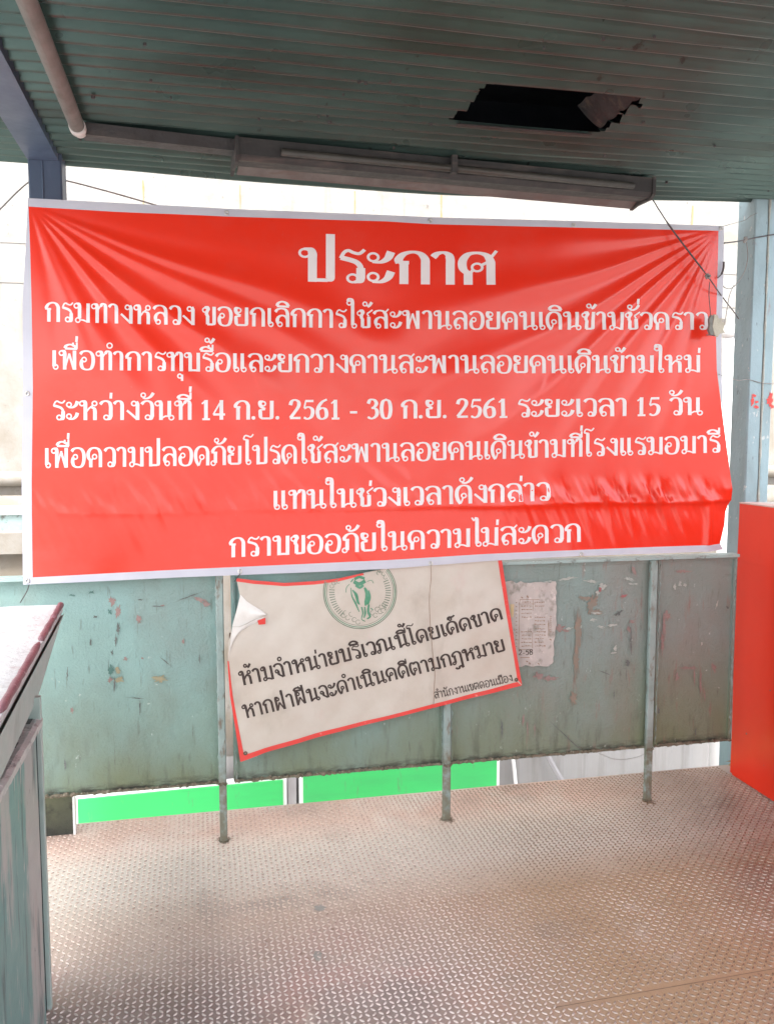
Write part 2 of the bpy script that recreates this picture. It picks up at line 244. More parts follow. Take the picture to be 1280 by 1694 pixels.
# ------------------------------------------------------------------ lettering: Thai glyphs as pen strokes (100 units = consonant height)
G = {
'ก': (86, "L 24 0 24 66;H 12 66 36 66;S 14 64 12 76 24 92 44 99 62 94 73 78 74 60;L 74 64 74 0"),
'ข': (76, "O 15 82;S 14 96 27 99 33 87 27 75 24 62 30 48 30 36;L 30 46 30 6;H 28 6 58 6;S 52 6 62 8 64 18;L 64 12 64 100"),
'ช': (80, "O 15 82;S 14 96 27 99 33 87 27 75 24 62 30 48 30 36;L 30 46 30 6;H 28 6 58 6;S 52 6 62 8 64 18;L 64 10 64 64;T 64 66 54 80;T 54 80 84 102"),
'ค': (94, "L 26 0 26 36;S 26 34 14 50 13 74 26 94 48 99 68 92 78 74 79 58;L 79 62 79 0;O 47 54;T 38 48 28 30"),
'ศ': (96, "L 26 0 26 36;S 26 34 14 50 13 74 26 94 48 99 68 92 78 74 79 58;L 79 62 79 0;O 47 54;T 38 48 28 30;T 56 60 72 72 80 86 92 106"),
'ง': (72, "O 42 86;S 54 96 60 84 60 70;L 60 76 60 0;W13 8 50 22 38 58 4"),
'จ': (76, "S 8 82 20 95 38 99 56 92 66 72 66 36;L 66 40 66 0;O 24 48;L 34 50 34 20;T 34 24 62 2"),
'ณ': (138, "L 26 12 26 66;O 15 10;H 12 66 36 66;S 14 64 12 76 24 92 42 99 58 94 68 78 69 60;L 69 64 69 0;T 69 6 90 20 108 18;O 118 12;L 108 16 108 100"),
'ด': (92, "S 30 0 18 20 12 46 15 76 30 95 50 99 68 92 77 74 78 58;L 78 62 78 0;O 46 44;T 42 34 36 14 30 0"),
'ต': (92, "S 30 0 18 20 12 46 13 76 22 97 36 98 45 86;S 45 86 54 98 68 97 77 82 78 58;L 78 62 78 0;O 46 44;T 42 34 36 14 30 0"),
'ท': (90, "O 16 86;S 14 98 28 98 34 86 34 70;L 34 76 34 0;T 34 60 46 82 58 94;S 52 88 62 100 74 96 78 84 78 68;L 78 74 78 0"),
'น': (96, "O 16 86;S 14 98 28 98 33 86 33 70;L 33 76 33 0;T 33 6 54 20 76 19;O 84 12;L 74 17 74 100"),
'บ': (90, "O 16 86;S 14 98 28 98 34 86 34 70;L 34 76 34 0;H 26 6 78 6;L 76 0 76 100"),
'ป': (90, "O 16 86;S 14 98 28 98 34 86 34 70;L 34 76 34 0;H 26 6 70 6;S 64 6 74 8 76 18;L 76 12 76 146"),
'ฝ': (100, "O 38 84;S 42 96 26 100 22 86 22 74;L 22 80 22 0;T 23 2 48 58;W13 48 58 74 2;L 78 0 78 146"),
'พ': (104, "O 16 86;S 14 98 28 98 33 86 33 70;L 33 76 33 0;T 34 2 56 84;W13 56 84 80 2;L 84 0 84 100"),
'ภ': (88, "L 28 12 28 66;O 16 11;H 14 66 38 66;S 16 64 14 76 26 92 46 99 64 94 75 78 76 60;L 76 64 76 0"),
'ฎ': (88, "L 28 12 28 66;O 16 11;H 14 66 38 66;S 16 64 14 76 26 92 46 99 64 94 75 78 76 60;L 76 64 76 -40;S 76 -40 64 -22 50 -26 44 -38 30 -38 18 -26"),
'ม': (92, "O 16 86;S 14 98 28 98 33 86 33 70;L 33 76 33 20;O 24 12;T 34 14 54 12 76 3;L 78 0 78 100"),
'ย': (86, "O 30 84;S 30 97 16 96 14 82 20 68 40 56;S 40 54 18 50 16 36 18 14 28 5;H 24 6 68 6;S 62 6 70 8 72 18;L 72 12 72 100"),
'ร': (68, "W9 66 102 54 90 40 92 28 98 18 92 10 74;W14 10 76 34 69 48 62 56 50 57 38;L 57 46 57 14;S 57 18 54 6 42 3;O 38 14"),
'ล': (88, "S 10 80 22 94 42 99 62 94 73 78 75 58;L 75 62 75 0;S 75 40 64 56 44 62 26 52 20 34 26 16;O 34 14"),
'ส': (92, "S 10 80 22 94 42 99 62 94 73 78 75 58;L 75 62 75 0;S 75 40 64 56 44 62 26 52 20 34 26 16;O 34 14;T 60 84 74 92 88 108"),
'ว': (70, "S 8 82 20 95 38 99 54 90 60 70 60 44;L 60 52 60 18;S 60 22 54 6 42 3;O 38 14"),
'ห': (98, "O 16 86;S 14 98 28 98 33 86 33 70;L 33 76 33 0;T 33 36 52 62 70 76;O 78 86;S 62 66 76 60 80 46 80 30;L 80 40 80 0"),
'อ': (88, "S 10 82 22 95 44 99 64 92 76 70 76 34 66 8 44 1 24 8 16 24 16 40 20 52;O 30 54"),
'ะ': (66, "O 18 80;S 16 66 36 66 52 78 60 98;O 18 20;S 16 6 36 6 52 18 60 38"),
'า': (62, "S 6 84 16 95 30 99 42 92 46 78 46 62;L 46 68 46 0"),
'เ': (42, "L 20 100 20 16;O 28 13"), 'แ': (82, "L 20 100 20 16;O 28 13;L 58 100 58 16;O 66 13"),
'โ': (52, "W9 60 160 46 146 28 152 14 152 6 134;T 6 134 30 130;L 26 132 26 16;O 34 13"),
'ใ': (52, "O 12 138;S 4 146 12 160 26 156 30 140 30 120;L 30 130 30 16;O 38 13"),
'ไ': (48, "T 4 158 14 140 22 152;S 18 156 28 152 30 138 30 120;L 30 130 30 16;O 38 13"),
'1': (62, "L 32 0 32 104;H 14 3 52 3;T 12 84 32 102"), '4': (68, "L 46 0 46 104;W13 6 28 64 28;T 6 28 46 102"),
'2': (66, "S 10 76 16 96 32 104 48 96 52 80 44 58 10 8;W14 8 7 60 7"), '5': (66, "W14 18 98 58 98;T 20 100 12 60;S 12 58 32 66 50 56 54 36 46 12 28 2 10 10"),
'6': (68, "S 58 106 34 92 16 64 12 34 18 10 34 1 52 10 56 32 50 54 34 60 18 52"), '0': (68, "S 34 104 18 92 12 52 18 12 34 1 50 12 56 52 50 92 34 104"),
'3': (64, "S 10 82 20 103 40 102 50 84 42 66 26 58;S 26 58 46 54 54 36 48 14 28 1 8 10"), '8': (66, "S 33 56 14 72 16 96 33 104 50 96 52 72 33 56 12 40 14 8 33 1 52 8 54 40 33 56"),
'-': (50, "W14 6 36 42 36"), '.': (32, "P 14 9 10"), ' ': (36, ""),
}
MARK = {
'ิ': ("S -58 112 -50 128 -30 136 -8 128 4 110;H 6 109 -58 111", 1), 'ี': ("S -58 112 -50 126 -30 132 -8 124 4 110;H 6 109 -58 111;W12 4 110 4 144", 1),
'ื': ("S -58 112 -50 126 -30 132 -8 124 4 110;H 6 109 -58 111;W11 4 110 4 144;W11 -16 122 -16 142", 1), 'ั': ("O -42 130;S -44 116 -26 112 -6 122 8 142", 1),
'็': ("O -34 122;S -46 116 -44 134 -28 140;T -28 140 -18 132 2 144", 1), 'ุ': ("O -8 -26;W14 4 -18 4 -52", 0),
'่': ("W15 2 112 4 142", 2), '้': ("O -24 134;W9 -16 142 -10 120;S -10 118 0 126 12 144", 2), 'ํ': ("O2 -4 130", 1),
}
def strokes(defn, thin, thick, loopr, loopw):
    out = []
    for s in filter(None, defn.split(';')):
        k, *n = s.split(); n = list(map(float, n)); P = [np.array(p) for p in zip(n[0::2], n[1::2])]
        if k[0] == 'O':
            r = loopr*(1.25 if k == 'O2' else 1)
            c = P[0]; A = np.linspace(0, 2*math.pi, 19); out.append((np.array([c+r*np.array([math.cos(a), math.sin(a)]) for a in A]), loopw*np.ones(19))); continue
        if k == 'P':
            c = np.array(n[:2]); r = n[2]; out.append((np.array([c+(-r*.92, 0), c-(r*.6, 0), c, c+(r*.6, 0), c+(r*.92, 0)]), np.array([.8, 1.6, 2, 1.6, .8])*r)); continue
        Q = np.array(spline(P, 6) if (k in 'S' or (k[0] in 'WT' and len(P) > 3)) else along(P, 2+3*(len(P)-1)))
        T = np.gradient(Q, axis=0); T /= np.linalg.norm(T, axis=1)[:, None]+1e-9
        if k[0] == 'W': wd = float(k[1:])*np.ones(len(Q))*thick/21
        elif k == 'T': wd = thin*np.ones(len(Q))
        elif k == 'H': wd = (thin+2.5)*np.ones(len(Q))
        else: wd = thin+(thick-thin)*np.abs(T[:, 1])**1.6
        out.append((Q, wd))
    return out
def ribbons(text, style):
    """list of (left edge, right edge) polylines in glyph units, and the total advance"""
    thin, thick, loopr, loopw = style; x = 0; res = []; lastr = 0; upper = False
    seq = []
    for ch in text.replace('ำ', 'ํา'): seq.append(ch)
    for ch in seq:
        if ch in MARK:
            d, kind = MARK[ch]; oy = 0
            if kind == 2 and upper: oy = 34
            if kind == 1: upper = True
            ox = lastr-(2 if lastc in 'ปฝ' else 0)
            if lastc in 'ปฝ' and kind: ox -= 16
            S = [(Q+np.array([ox, oy]), wd) for Q, wd in strokes(d, thin, thick, loopr*.92, loopw)]
        else:
            if ch not in G: raise KeyError(ch)
            adv, d = G[ch]; S = [(Q+np.array([x, 0]), wd) for Q, wd in strokes(d, thin, thick, loopr, loopw)]
            lastr = x+adv-12; lastc = ch; x += adv; upper = False
        for Q, wd in S:
            T = np.gradient(Q, axis=0)
            if len(Q) > 12 and np.allclose(Q[0], Q[-1]): T[0] = T[-1] = Q[1]-Q[-2]
            T /= np.linalg.norm(T, axis=1)[:, None]+1e-9; Nn = np.stack([-T[:, 1], T[:, 0]], 1)
            res.append((Q+Nn*wd[:, None]/2, Q-Nn*wd[:, None]/2))
    return res, x
def lettering(mb, text, base, h, style, surf, lift=0.0009, mi=0):
    """base: photo points of the baseline; h: consonant height in photo pixels (start, end); surf(px, py, lift) -> point"""
    R, adv = ribbons(text, style); P = np.array(base, float)
    x0, x1 = P[0, 0], P[-1, 0]; co = np.polyfit(P[:, 0], P[:, 1], min(2, len(P)-1))
    def place(q, k):
        t = q[:, 0]/adv; X = x0+(x1-x0)*t; Y = np.polyval(co, X); sl = np.polyval(np.polyder(co), X)
        hh = (h[0]+(h[1]-h[0])*t)/100*q[:, 1]; nx = sl/np.sqrt(1+sl*sl)
        return np.array([surf(a, b, lift+k) for a, b in zip(X+hh*nx*UPR, Y-hh)])
    for i, (a, b) in enumerate(R):
        n = len(a); ramp = 0.00003*i % 0.0004
        A = place(a, ramp); B = place(b, ramp)
        dr = np.linspace(0, 0.00006, n)[:, None]*np.array([[0, -1, 0]])
        mb.add(np.concatenate([A+dr, B+dr]), [(j, j+1, n+j+1, n+j) for j in range(n-1)], mi)
    return mb
UPR = 0.0
# ------------------------------------------------------------------ the setting: street, floor plate
g = MB(); g.box(-400, 400, -400, 600, -6.0, -5.6); tag(g.build("street", M['street']), kind='structure')
FX0, FX1, FY0, FY1 = -0.95, 2.62, -2.8, 3.60
mb = MB()
NX, NY = 60, 60
mb.box(FX0, FX1, FY0, FY1, -0.012, 0.0)
mb.box(FX0, FX1, FY1-0.055, FY1-0.004, -0.12, -0.013)          # edge angle under the plate
# raised tread lugs, two directions in a checkerboard
s = 0.0192; i0 = 0
lu = [(-1, 0), (-.62, .8), (.0, 1.0), (.62, .8), (1, 0), (.62, -.8), (0, -1.0), (-.62, -.8)]
V = []; Fc = []; MI = []
base = len(mb.V)
for iy in range(int((FY1-1.15)/s)):
    for ix in range(int((2.42-(-0.66))/s)):
        cx = -0.655+ix*s; cy = 1.16+iy*s
        if cx > 2.40: continue
        seam = abs((cy-2.13)-0.035*(cx-1.3)) < 0.012 and cx > 0.95
        if seam: continue
        a = math.radians(45 if (ix+iy) % 2 else -45); ca, sa = math.cos(a), math.sin(a)
        L_, W_, H_ = 0.0084+random.uniform(-.0006, .0006), 0.0035, 0.0029*random.uniform(.75, 1.1)
        o = len(V)
        for (k, top) in ((1.0, 0), (0.62, 1)):
            for lx, ly in lu:
                px, py = lx*L_*(k if not top else .78), ly*W_*(k if not top else .55)
                V.append((cx+ca*px-sa*py, cy+sa*px+ca*py, H_ if top else -0.0004))
        for k in range(8): Fc.append((o+k, o+(k+1) % 8, o+8+(k+1) % 8, o+8+k)[::-1])
        Fc.append(tuple(o+8+k for k in range(8))[::-1])
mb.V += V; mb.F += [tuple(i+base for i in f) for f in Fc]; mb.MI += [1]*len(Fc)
def stain(cx, cy, rx, ry, mi, z=.0006, n=22, rg=.35):
    R = [(cx+rx*(1+random.uniform(-rg, rg))*math.cos(6.2832*k/n), cy+ry*(1+random.uniform(-rg, rg))*math.sin(6.2832*k/n), z) for k in range(n)]
    mb.add([(cx, cy, z)]+R, [(0, 1+k, 1+(k+1) % n) for k in range(n)], mi)
for px, py in ((369.7, 1388), (739, 1355), (1072, 1326)):                # rust and grime round the post feet
    q = atz(px, py, 0); stain(q[0], q[1], .030, .022, 2, .0005); stain(q[0]+.008, q[1]-.02, .012, .018, 2, .0008)
for px, py, rx, ry in ((529, 1503, .020, .018), (526, 1582, .012, .026)):
    q = atz(px, py, 0); stain(q[0], q[1], rx, ry, 3, .0026)               # flattened grey smears
P_ = [(.93+.05*k, 2.13+.035*(.93+.05*k-1.3)) for k in range(31)]
for (x0, y0), (x1, y1) in zip(P_, P_[1:]):                               # seam between two plates
    h0 = .0013; mb.add([(x0, y0-h0, .0007), (x1, y1-h0, .0007), (x1, y1+h0, .0007), (x0, y0+h0, .0007)], [(0, 1, 2, 3)], 2)
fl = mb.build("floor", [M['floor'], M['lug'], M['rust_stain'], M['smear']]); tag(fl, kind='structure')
# seam between two plates, lower right
# ------------------------------------------------------------------ concrete viaduct behind, ledges, fence and boards below
YC = 5.6
t = thing("concrete_viaduct", (1.5, YC, -0.6), "pale stained concrete viaduct wall rising behind the red banner", "wall")
mb = MB(); mb.box(-9, 14, YC, YC+0.6, -0.6, 9); mb.build("wall", M['concrete'], t)
for zj in (at(20, 400, YC)[2], at(20, 466, YC)[2]):
    MB().box(-9, 14, YC-0.004, YC+0.01, zj-.006, zj+.006).build("joint_line", M['joint'], t)
zl = at(20, 792, YC)[2]
mb = MB(); mb.tube([(-9, YC-.02, zl), (14, YC-.02, zl)], 0.045, 14); mb.box(-9, 14, YC-0.10, YC-0.001, zl-0.30, zl-0.10); mb.build("ledge", M['concrete'], t, True)
for px, y0, y1, wd in ((86, 302, 337, 7), (237, 298, 335, 4), (397, 306, 336, 3), (587, 316, 342, 3), (730, 318, 346, 5), (1145, 340, 368, 6)):
    a, b = at(px, y0, YC-.004), at(px, y1, YC-.004); wz = wd*4.0/1420
    mb = MB(); n = 6; zz = np.linspace(a[2], b[2]-.1, n)
    ring = [(a[0]+wz*.5*random.uniform(.4, 1.1), a[1], z) for z in zz]+[(a[0]-wz*.5*random.uniform(.4, 1.1), a[1], z) for z in zz[::-1]]
    mb.add(ring, [tuple(range(len(ring)))]); mb.build("rust_stain", M['stain'], t)
t = thing("handrail", (-1.4, 4.3, 1.3), "teal painted rail with white top edge, seen left of the red banner", "rail")
a, b = at(10, 852, 4.3), at(10, 878, 4.3); c_ = at(10, 832, 4.3)
mb = MB(); mb.box(-3.2, at(110, 852, 4.3)[0], 4.3, 4.36, b[2], a[2]); mb.build("rail", M['teal_rail'], t)
mb = MB(); mb.box(-3.2, at(110, 852, 4.3)[0], 4.285, 4.40, a[2]+.002, c_[2]-.02, bev=.004); mb.build("cap", M['white'], t)
for x in (-3.0, at(92, 1340, 4.38)[0]):
    mb = MB(); mb.box(x, x+.04, 4.361, 4.41, -5.6, a[2]); mb.build("post", M['teal_rail'], t)
t = thing("concrete_ledge", (-1.5, 4.8, -.6), "sand coloured concrete ledge low behind the teal rail at left", "ledge")
za = at(20, 882, 5.1)[2]
mb = MB(); mb.box(-7, 12, 5.16, 5.55, -5.6, za-.12); mb.box(-7, 12, 5.1, 5.5, za-.118, za, bev=.01); mb.build("ledge_block", M['concrete'], t)
# grey ribbed fence
YB5 = 5.02
zf0, zf1 = -3.2, -.30
t = thing("metal_fence", (1.5, YB5, -5.6), "pale grey ribbed metal sheet fence below the walkway", "fence")
mb = MB(); xs = []; x = -4.0
while x < 9:
    xs += [(x, 0), (x+.05, .002), (x+.075, .011), (x+.10, .011), (x+.125, .002)]; x += .15
P = np.array([[(a, YB5-d, z) for a, d in xs] for z in (zf0, zf1)]); mb.grid(P)
P2 = P.copy(); P2[:, :, 1] = YB5+.006; mb.build("ribbed_sheet", M['zinc'], t)
for x in (-3.5, 1, 5):
    mb = MB(); mb.box(x, x+.08, YB5+.01, YB5+.09, -5.6, zf1); mb.build("post", M['grey'], t)
mb = MB(); mb.tube(spline([at(845, 1230, 4.98), at(850, 1270, 4.98), at(853, 1300, 4.98), at(862, 1360, 4.98)]), .012, 6); mb.build("white_cord", M['white'], t)
tag(MB().tube(spline([at(895, 1225, 4.95), at(910, 1258, 4.95), at(932, 1297, 4.95), at(965, 1360, 4.95)]), .016, 6).build("grey_cable", M['grey']),
    "grey cable slanting across the ribbed metal sheet below the walkway", "cable")
def board(lab, xa, xb, ya, yb, bot, y):
    A = at(xa, ya, y); B = at(xb, yb, y); h = bot
    t = thing("sign_board", ((A[0]+B[0])/2, y, min(A[2], B[2])-h), lab, "board", "green boards below the walkway")
    fw = .022
    for nm, e, m, yo in (("frame", 0, M['white'], 0), ("panel", fw, M['green'], -.012)):
        V = [(A[0]+e, A[2]-e), (B[0]-e, B[2]-e), (B[0]-e, B[2]-h+e), (A[0]+e, A[2]-h+e)]
        mb = MB(); n = 4
        mb.add([(x, y+yo, z) for x, z in V]+[(x, y+.03+yo*0-.0, z) for x, z in V], [(0, 1, 2, 3), (7, 6, 5, 4)]+[(i, i+4, (i+1) % 4+4, (i+1) % 4) for i in range(4)])
        mb.build(nm, m, t)
    for x in (A[0]+.2, B[0]-.2):
        mb = MB(); mb.box(x-.02, x+.02, y+.031, y+.06, -5.6, min(A[2], B[2])-.02); mb.build("leg", M['grey'], t)
board("left green board with white frame and cut corner, beside the dark kick plate", 122, 474, 1316, 1283, .36, 4.90)
board("right green board with wide white top edge, beside the ribbed fence", 495, 826, 1275, 1250, .40, 4.90)
a, b = at(476, 1280, 4.93), at(490, 1280, 4.93)
tag(MB().box(a[0], b[0], 4.93, 4.99, -5.6, a[2]+.1).build("steel_post", M['grey']), "grey steel post standing between the two green boards", "post")

# ------------------------------------------------------------------ columns
t = thing("steel_column", (-.557, 3.62, 0), "dark navy box steel column at the left end of the banner", "column", "columns holding up the roof")
mb = MB(); mb.box(-.618, -.497, 3.56, 3.68, .30, 2.80, bev=.006); mb.build("shaft", M['navy'], t)
mb = MB(); mb.tube([(-.566, 3.559, .3), (-.566, 3.559, 2.63)], .004, 6); mb.build("weld_seam", M['navy'], t)
mb = MB(); mb.box(-.61, -.505, 3.36, 3.558, .32, .40); mb.build("bracket", M['navy'], t)
yk = 3.56; A = at(1239, 600, yk)[0]; B = at(1278.5, 600, yk)[0]; S_ = at(1262, 600, yk)[0]
t = thing("steel_column", ((A+B)/2, yk+.06, 0), "pale blue box steel column with flaking paint, behind the right end of the banner", "column", "columns holding up the roof")
mb = MB(); mb.box(A, S_-.001, yk, yk+.13, -1.2, 2.80, bev=.006); mb.box(S_+.001, B, yk, yk+.13, -1.2, 2.80, bev=.006); mb.build("shaft", M['blue'], t)
mb = MB(); P = [(S_+random.uniform(-.001, .001), yk-.001, z) for z in np.linspace(0, 2.68, 60)]
mb.tube(P, [.0045*random.choice((.6, 1, 1.5)) for _ in P], 6); mb.build("weld_seam", M['chip_white'], t)
def blotch(mb, cx, cy, rx, ry, Y, n=16, rough=.45, rot=0):
    """irregular flake seen at photo place (cx, cy) with radii in photo pixels, lying 1 mm proud of plane Y"""
    R = []
    for k in range(n):
        a = 2*math.pi*k/n; r = 1+random.uniform(-rough, rough)
        x, y = rx*r*math.cos(a), ry*r*math.sin(a); R.append(at(cx+x*math.cos(rot)-y*math.sin(rot), cy+x*math.sin(rot)+y*math.cos(rot), Y))
    c0 = np.mean(R, 0); mb.add([c0]+R, [(0, 1+k, 1+(k+1) % n) for k in range(n)])
mb = MB(); YF = yk-.0015
for px, dx, dy, rx, ry in ((1246, 0, 654, 3.5, 2.5), (1244, 0, 664, 2.5, 8), (1251, 0, 665, 3, 2.2), (1250, 0, 673, 4, 2.4), (1272, 0, 664, 6, 5), (1274, 0, 656, 3, 7), (1276, 0, 672, 4, 4)):
    blotch(mb, px, dy, rx, ry, YF-.0002*len(mb.F)/16)
mb.build("red_paint_mark", M['ink_red'], t)
# white down pipe beside the right column
yd = 4.6; a = at(1204, 700, yd)
t = thing("down_pipe", (a[0], yd, -.6), "white down pipe between the banner and the blue column", "pipe")
z_t = at(1204, 552, yd)[2]
MB().tube([(a[0], yd, -.6), (a[0], yd, z_t)], .045, 16).build("pipe", M['white'], t, True)
MB().tube([(a[0], yd, z_t-.02), (a[0], yd, z_t+.05)], .055, 16).build("socket", M['white'], t, True)
mb = MB(); mb.box(a[0]-.06, a[0]+.30, yd-.02, yd+.06, z_t+.052, z_t+.085); mb.build("bracket", M['concrete'], t)

# ------------------------------------------------------------------ roof
ZC = 2.66
t = thing("canopy_roof", (1.0, 1.2, 2.6), "dark green corrugated metal roof over the walkway with a broken hole", "roof")
RX0, RX1, RY0 = -1.12, 2.66, -3.4
EY = 3.69
def edge_y(x): return EY+.083*math.exp(-((x-.83)/1.1)**2)-.07*max(0, x-1.3)
pitch = .074; NW = 10; rows = int((EY-RY0)/pitch*NW)
hole = (2.556, 2.898)
def hxl(y): u = (y-hole[0])/(hole[1]-hole[0]); return .883-.05*u
def hxr(y): return 1.385
mb = MB()
def zc(x, ph, y): return ZC+.0102*math.cos(ph)+.004*math.sin(1.7*x+.9*y)+.0015*math.sin(7*x+ph*.31)
rowsP = []
for r in range(rows+1):
    y0 = RY0+r*pitch/NW; ph = 2*math.pi*r/NW
    def pt(x, y0=y0, ph=ph):
        k = max(0, (y0-2.95)/(EY-2.95)); y = y0+k*k*(edge_y(x)-EY)
        return (x, y, zc(x, ph, y))
    rowsP.append((y0, pt))
jl = jr = 0
for r in range(rows):
    y0, p0 = rowsP[r]; y1, p1 = rowsP[r+1]
    segs = [(RX0, RX1)]
    if hole[0] < y0 < hole[1]:
        if r % 3 == 0: jl, jr = random.uniform(-.024, .018), random.uniform(-.012, .022)
        segs = [(RX0, hxl(y0)+jl), (hxr(y0)+jr, RX1)]
    for a, b in segs:
        n = max(2, int((b-a)/.1)); X = np.linspace(a, b, n)
        mb.add([p0(x) for x in X]+[p1(x) for x in X], [(i, i+1, n+i+1, n+i) for i in range(n-1)])
mb.build("corrugated_sheet", M['ceil'], t, True)
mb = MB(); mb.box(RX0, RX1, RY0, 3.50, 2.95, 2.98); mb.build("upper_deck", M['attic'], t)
mb = MB()
for y in (RY0, 3.46): mb.box(RX0+.01, RX1-.01, y, y+.03, 2.695, 2.949)
for x in (RX0+.01, RX1-.04): mb.box(x, x+.03, RY0+.031, 3.459, 2.695, 2.949)
mb.build("fascia", M['attic'], t)
P = []                                                    # torn flap of sheet at the right side of the hole
for u in np.linspace(0, 1, 12):
    y = 2.575+.31*u; row = []
    for v in np.linspace(0, 1, 7): row.append((1.388-.055*v-.035*v*u, y, 2.668+.07*v**1.4+.006*math.cos(u*23)))
    P.append(row)
mb = MB(); mb.grid(P); mb.build("torn_flap", M['rust_dark'], t, True)
mb = MB(); mb.box(.87, 1.36, 2.895, 2.912, 2.645, 2.648); mb.build("broken_lip", M['rust_dark'], t)
mb = MB(); mb.box(-.618, -.507, RY0+.02, 3.555, 2.632, 2.642); mb.box(-.618, -.507, RY0+.02, 3.555, 2.678, 2.76); mb.box(-.618, -.507, RY0+.02, 3.555, 2.642, 2.678); mb.build("edge_beam", M['navy'], t)
for k in range(36):
    x, y = random.uniform(-.4, 2.6), 1.8+random.random()*1.6; r = .0045*random.uniform(.6, 1.5)
    if .8 < x < 1.45 and 2.5 < y < 2.95: continue
    MB().tube([(x, y, ZC-.0175), (x, y, ZC-.0105)], r, 7).build("roofing_screw", M['rust'], t)
# conduits
t = thing("ceiling_pipe", (-.379, 1.0, 2.6), "grey dusty pipe fixed along the left side of the roof underside", "pipe")
MB().tube([(-.379, -3.3, 2.615), (-.379, 3.085, 2.615)], .0245, 16).build("pipe", M['pipe'], t, True)
mb = MB(); mb.tube([(-.379, 3.088, 2.615), (-.379, 3.125, 2.615)], .027, 16); mb.tube([(-.379, 3.1255, 2.615), (-.377, 3.155, 2.618)], .023, 16); mb.build("joint_sleeve", M['tape'], t, True)
tr = [(-.37, 3.14), (.15, 3.207), (.15, 3.273), (-.37, 3.207)]
mb = MB(); mb.add([(x, y, z) for z in (2.605, 2.645) for x, y in tr], [(3, 2, 1, 0), (4, 5, 6, 7)]+[(i, (i+1) % 4, (i+1) % 4+4, i+4) for i in range(4)])
tag(mb.build("cable_trunk", M['rust']), "flat dark cable trunk under the roof between pipe and lamp housing", "trunk")
# lamp housing
fa, fb = np.array([.145, 3.24]), np.array([1.832, 3.38])
t = thing("lamp_housing", ((fa[0]+fb[0])/2, (fa[1]+fb[1])/2, 2.54), "long rusty fluorescent lamp housing hanging under the roof above the banner", "lamp")
dv = (fb-fa)/np.linalg.norm(fb-fa); nv = np.array([-dv[1], dv[0]]); LL = np.linalg.norm(fb-fa)
def fp(u, v, z): q = fa+dv*u+nv*v; return (q[0], q[1], z)
def fprism(mb, prof, u0, u1, mi=0, seg=1):
    n = len(prof); U = np.linspace(u0, u1, seg+1); V = [fp(u, v, z) for u in U for v, z in prof]
    Fc = [(j*n+i, j*n+(i+1) % n, (j+1)*n+(i+1) % n, (j+1)*n+i) for j in range(seg) for i in range(n)]+[tuple(range(n)), tuple(seg*n+i for i in range(n))[::-1]]
    return mb.add(V, Fc, mi)
mb = MB(); fprism(mb, [(-.068, 2.643), (-.068, 2.585), (-.05, 2.569), (.022, 2.569), (.033, 2.583), (.033, 2.643)], .0, LL); mb.build("body", M['dust'], t)
mb = MB(); fprism(mb, [(.034, 2.627), (.034, 2.577), (.083, 2.556), (.092, 2.561), (.044, 2.585), (.044, 2.627)], .012, LL-.013); mb.build("reflector", M['dust_pink'], t)
mb = MB(); mb.tube([fp(.15, -.083, 2.60), fp(LL-.11, -.083, 2.60)], .0138, 12); mb.build("tube", M['tube'], t, True)
for u0, u1 in ((-.010, .001), (LL-.012, LL+.002)):
    mb = MB(); fprism(mb, [(-.074, 2.645), (-.074, 2.58), (-.052, 2.562), (.05, 2.560), (.093, 2.552), (.095, 2.566), (.044, 2.645)], u0, u1)
    mb.build("end_cap", M['dust'], t)
mb = MB(); q = fp(.80, 0, 0); mb.box(q[0], q[0]+.022, q[1]-.104, q[1]-.075, 2.58, 2.644); mb.build("tube_clip", M['dust'], t)

# ------------------------------------------------------------------ steel parapet under the banner
YP = 3.335
t = thing("steel_parapet", (.85, 3.34, 0), "dented teal steel parapet of welded panels with stains under the red banner", "parapet")
# flakes, scrapes and marks worn into each panel's paint (photo places)
FLAKES = {0: [], 1: [], 2: [], 3: []}
FLAKES[0].append(('chip_pink', [(186, 994, 6, 8), (196, 1012, 5, 12), (230, 1024, 4, 7), (304, 1061, 3, 5), (330, 992, 13, 4, .2), (342, 1000, 6, 5), (270, 1002, 4, 2), (208, 1090, 4, 3), (236, 1089, 3, 2), (183, 1124, 5, 5), (120, 1175, 3, 6)]))
FLAKES[0].append(('chip_dark', [(158, 1020, 4, 2), (150, 1062, 2, 7), (196, 1040, 3, 11), (192, 1060, 2, 12), (310, 988, 24, 1.2, -.35), (262, 1003, 12, 1, 0), (232, 992, 5, 1.6), (186, 1080, 2, 5), (275, 1095, 14, 1, .7), (225, 1155, 14, 1, .1), (330, 1090, 1.5, 8), (112, 1115, 1.4, 10), (190, 1133, 1.6, 14), (108, 1265, 2, 9), (232, 1172, 1.2, 12)]))
FLAKES[0].append(('chip_teal', [(184, 1108, 5, 9), (152, 980, 6, 3), (182, 1012, 4, 5), (120, 985, 5, 2)]))
FLAKES[0].append(('tape_brown', [(195, 1110, 5, 6), (197, 1124, 9, 6), (265, 1123, 13, 6)]))
FLAKES[2].append(('orange', [(978, 1000, 8, 18, .35), (968, 990, 12, 3, .1), (956, 1040, 6, 34), (953, 1090, 5, 40), (948, 1155, 7, 13), (985, 1012, 12, 5)]))
FLAKES[2].append(('chip_white', [(938, 957, 16, 2.5, -.15), (978, 962, 12, 3, .1), (996, 970, 8, 5), (1040, 958, 12, 3, .3), (1047, 966, 10, 2), (988, 980, 4, 5), (985, 1014, 10, 2), (980, 1025, 6, 3), (993, 1037, 8, 2.6, .2), (1012, 1034, 10, 2.4, -.1), (1017, 1072, 3, 5), (1014, 1080, 7, 1.6), (905, 962, 8, 2), (940, 1040, 8, 2.5, -.2)]))
